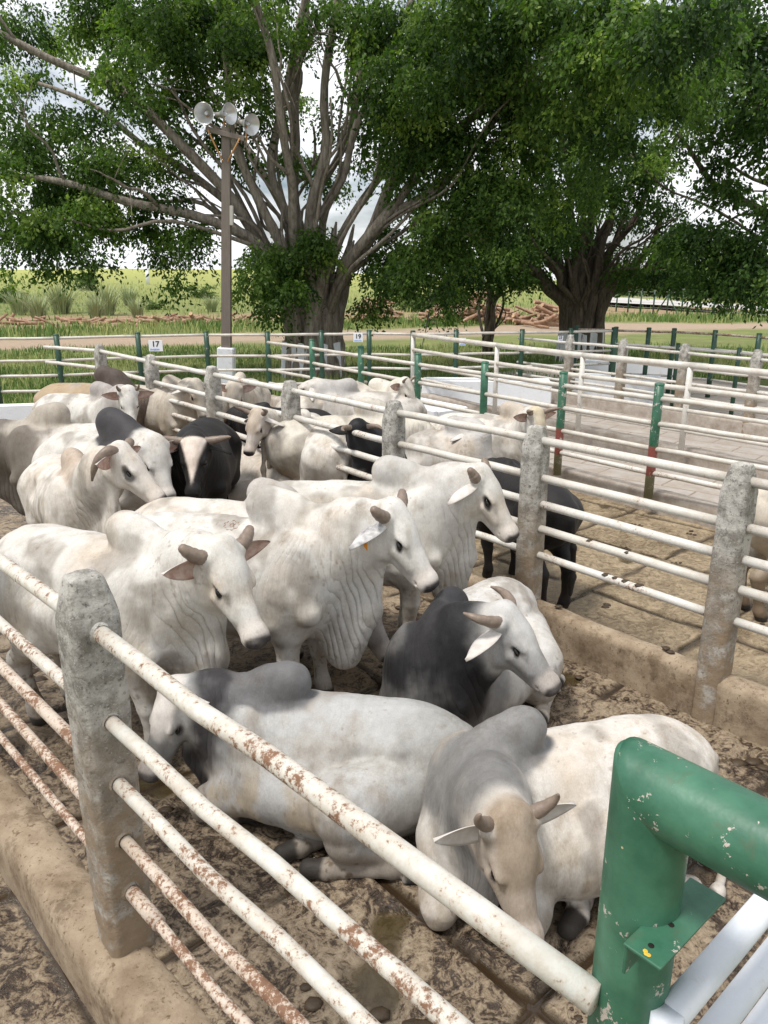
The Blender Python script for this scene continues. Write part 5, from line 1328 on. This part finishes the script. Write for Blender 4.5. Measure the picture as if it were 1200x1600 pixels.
# standing, near pen
cow('white standing bull with dark stub horns and pink lined ear, nearest the concrete post', 225, 808, 1.0, -28, (345, 862, 4.25), -42, pitch=-48, horns='stub', fold=1.5, res=.012, seed=1, group=G1, coat=dict(base=WHITE, dirt=.6), ear='flat')
cow('white standing bull with an orange ear tag and a round brand behind its hump', 455, 772, .99, -13, (612, 800, 4.95), -24, pitch=-50, horns='stub', fold=1.3, res=.012, seed=2, hump=1.12, tag_ear=-1, brand=(-.42, -.10), group=G1, coat=dict(base=(.62, .60, .565), dirt=.35, eartip=1), ear='down', dewlap=1.15)
cow('white standing bull with its grey head lowered between two taller white bulls', 440, 752, .95, -13, (560, 930, 5.60), -30, pitch=-50, horns=None, res=.016, seed=3, group=G1, coat=dict(base=WHITE, head=(.33, .31, .30), hump=(.42, .39, .36), dirt=.5), ear='down')
cow('white standing bull with grey shading, its head against the dividing fence post', 638, 716, 1.0, -2, (750, 742, 6.05), -24, pitch=-50, horns='stub', hornlen=.8, res=.013, seed=4, group=G1, coat=dict(base=(.60, .58, .54), hump=(.47, .45, .42), neck=(.52, .50, .47), dirt=.35, eye=(.02, .02, .02), patch=1.5), ear='down', dewlap=1.1)
cow('white bull with a long down curved horn and black eye patch', 118, 706, .92, -54, (188, 705, 6.35), -12, pitch=-42, horns='down', res=.015, seed=5, group=G1, ribs=.8, coat=dict(base=(.64, .60, .55), hump=(.44, .36, .29), eye=(.012, .012, .012), patch=2.0, dirt=.35), ear='flat')
cow('black bull with a white blazed face, looking at the camera', 298, 648, 1.0, -86, (304, 690, 7.85), -88, pitch=-52, horns='side', hump=.6, res=.018, seed=6, group=G1, coat=dict(base=BLACK, blaze=(.74, .64, .56), dark=1, dirt=.05, muzzle=(.02, .018, .018)), ear='down', girth=1.05)
cow('white bull with a rounded charcoal hump behind the down horned one', 192, 654, 1.02, -35, (240, 694, 7.65), -50, pitch=-54, horns=None, hump=1.25, res=.018, seed=7, group=G1, coat=dict(base=WHITE, hump=(.045, .042, .045), dirt=.3), ear='flat')
cow('large bull facing left with smoky grey brown forequarters, cut by the left edge', 66, 630, 1.05, 168, None, 160, poll=(.78, .1, 1.25), pitch=-55, horns='stub', res=.018, seed=8, group=G1, ribs=.8, coat=dict(base=(.62, .59, .55), hump=(.38, .34, .29), neck=(.15, .13, .11), shoulder=(.18, .155, .13), dirt=.6))
cow('white bull with a narrow grey hump and small horns, facing the fence corner', 166, 598, .95, -18, (200, 612, 11.0), -68, pitch=-55, horns='small', res=.022, seed=9, group=G1, ribs=.5, coat=dict(base=WHITE, hump=(.36, .33, .31), neck=(.42, .39, .37), dirt=.3), ear='flat')
cow('tan bull with a dark brown hump at the back of the near pen', 180, 580, 1.0, -8, None, 70, poll=(.62, .30, 1.0), pitch=-60, horns=None, hump=1.2, res=.024, seed=10, group=G1, coat=dict(base=(.37, .28, .18), hump=(.085, .065, .055), neck=(.14, .11, .09), dirt=.5))
# lying, near pen
cow('grey lying bull with charcoal hump and neck, head at the left below the rail', 416, 1034, .88, 168, (276, 1080, 4.0), -128, pose='lie', pitch=-52, horns=None, res=.011, seed=21, group=G1, coat=dict(base=(.42, .42, .415), leg=(.30, .275, .245), hump=(.14, .138, .14), neck=(.045, .043, .046), face=(.62, .58, .54), head=(.16, .155, .15), rump=(.33, .325, .31), dirt=.7, warm=(.40, .38, .34)), ear='up', side=1)
cow('white lying bull with a grey hump and tan face lowered towards the camera', 776, 1116, .91, -164, (797, 1282, 2.80), -70, pose='lie', fore=62, ear_in='ear_white', pitch=-58, horns='shortup', res=.011, seed=22, group=G1, coat=dict(base=(.62, .585, .54), hump=(.21, .205, .20), neck=(.17, .165, .16), face=(.33, .265, .20), head=(.36, .30, .245), dirt=.45), ear='flat', side=1)
cow('lying bull with a blackish neck and hump, its grey face turned right', 690, 932, .96, -122, (788, 962, 4.45), -28, pose='lie', pitch=-42, horns='back', res=.012, seed=23, group=G1, coat=dict(base=(.58, .565, .54), hump=(.035, .034, .037), neck=(.016, .0155, .017), shoulder=(.22, .215, .21), face=(.50, .49, .475), head=(.30, .295, .29), dirt=.4), ear='down', side=1)
# second pen
cow('white bull with a dark eyed lowered head, in the second pen by the far posts', 275, 588, .95, -30, (305, 600, 12.0), -45, pitch=-60, horns=None, res=.024, seed=31, group=G2, coat=dict(base=(.52, .47, .40), eye=(.01, .01, .01), dirt=.6), ear='down')
cow('pale bull with a pointed hump facing the camera, head down', 372, 584, .92, -92, (366, 604, 12.0), -95, pitch=-72, horns=None, hump=1.0, res=.024, seed=32, group=G2, coat=dict(base=(.55, .50, .43), head=(.42, .37, .31), dirt=.5), ear='side')
cow('black bull with its back just showing over the grey horned head', 405, 625, .85, 170, None, 190, z=1.36, poll=(.7, -.1, 1.2), pitch=-60, horns='stub', hump=.6, res=.024, seed=33, group=G2, coat=dict(base=BLACK, dark=1, dirt=.05))
cow('young grey white bull with curved horns looking down over the lowest rails', 446, 640, .85, -105, (402, 648, 9.2), -118, pitch=-55, horns='up', hornlen=.8, hump=.6, res=.02, seed=34, group=G2, coat=dict(base=(.60, .57, .52), face=(.48, .40, .32), head=(.50, .45, .40), dirt=.4), ear='down')
cow('pale animal lying with its back to the fence beside the black blazed bull', 395, 705, .95, 125, None, 130, z=.85, pose='lie', poll=(.7, .1, .8), pitch=-50, horns=None, hump=.5, res=.02, seed=35, group=G2, coat=dict(base=(.55, .50, .44), dirt=.7), side=1)
cow('white animal standing rear towards us right behind the fourth concrete post', 470, 628, .95, 118, None, 120, poll=(.8, 0, 1.0), pitch=-60, horns=None, hump=.7, res=.022, seed=36, group=G2, coat=dict(base=(.64, .61, .56), dirt=.4), tail_side=.05)
cow('grey white bull holding its muzzle high and looking left over the others', 530, 592, .95, 176, (494, 600, 12.2), 172, pitch=-12, horns=None, res=.024, seed=37, group=G2, coat=dict(base=(.56, .53, .49), neck=(.40, .385, .37), hump=(.42, .40, .38), dirt=.3), ear='down')
cow('big white bull with muddy legs and brown belly, middle of the second pen', 590, 622, 1.0, 12, None, 20, poll=(.8, -.1, 1.1), pitch=-55, horns=None, res=.021, seed=38, group=G2, ribs=.5, coat=dict(base=(.58, .54, .47), flank=(.30, .20, .12), leg=(.34, .27, .20), dirt=.7), tail_side=-.05)
cow('black bull with pale curved horns behind the lower rails', 592, 690, .85, -40, (560, 668, 8.4), -75, z=1.30, pitch=-84, horns='up', hornlen=.75, hump=.5, res=.02, seed=39, group=G2, coat=dict(base=(.020, .020, .022), dark=1, dirt=.05, muzzle=(.2, .18, .16)), ear='down')
cow('white bull facing right with a red inner ear, at the back beside the trough', 602, 592, .92, -6, (633, 598, 12.1), -30, pitch=-58, horns='small', res=.024, seed=40, group=G2, coat=dict(base=(.62, .58, .51), dirt=.35, eye=(.02, .02, .02)), ear='side')
cow('white bull whose rounded back shows behind the red eared one', 562, 590, .95, 15, None, 10, poll=(.8, .1, 1.1), pitch=-60, horns=None, hump=.8, res=.026, seed=41, group=G2, coat=dict(base=(.62, .57, .50), dirt=.4))
cow('speckled white bull with a dark grey face behind the middle rails', 728, 652, .88, -20, (742, 668, 9.3), -40, pitch=-55, horns=None, res=.019, seed=42, group=G2, coat=dict(base=(.58, .55, .51), hump=(.46, .44, .42), neck=(.40, .385, .37), head=(.24, .235, .23), face=(.42, .40, .385), dirt=.9), ear='down')
cow('white bull with a beige hump and thin upright horns, head over the black one', 812, 630, .9, -22, (838, 646, 9.7), -62, pitch=-66, horns='up', hornlen=.75, res=.02, seed=43, group=G2, coat=dict(base=(.63, .60, .55), hump=(.48, .42, .35), face=(.60, .52, .38), dirt=.3), ear='flat')
cow('black and white speckled animal lying low behind the white bull at the fence', 640, 715, .9, 165, None, 175, z=.92, pose='lie', poll=(.7, 0, .8), pitch=-50, horns=None, hump=.5, res=.02, seed=44, group=G2, coat=dict(base=(.03, .03, .032), dark=1, rump=(.10, .10, .10), dirt=.05), side=-1)
cow('black standing bull, rump and tail towards us behind the tall concrete post', 790, 700, .86, 110, None, 140, z=1.42, poll=(.75, -.15, 1.1), pitch=-60, horns=None, hump=.5, res=.016, seed=45, group=G2, coat=dict(base=(.017, .015, .015), dark=1, dirt=.05), girth=.9, tail_side=-.1)
cow('pale cream animal with muddy legs, cut by the right edge of the photo', 1392, 745, .9, -6, None, 0, z=1.40, poll=(.8, 0, 1.1), pitch=-50, horns=None, hump=.6, res=.016, seed=46, group=G2, coat=dict(base=(.55, .49, .41), leg=(.24, .185, .13), dirt=.6))
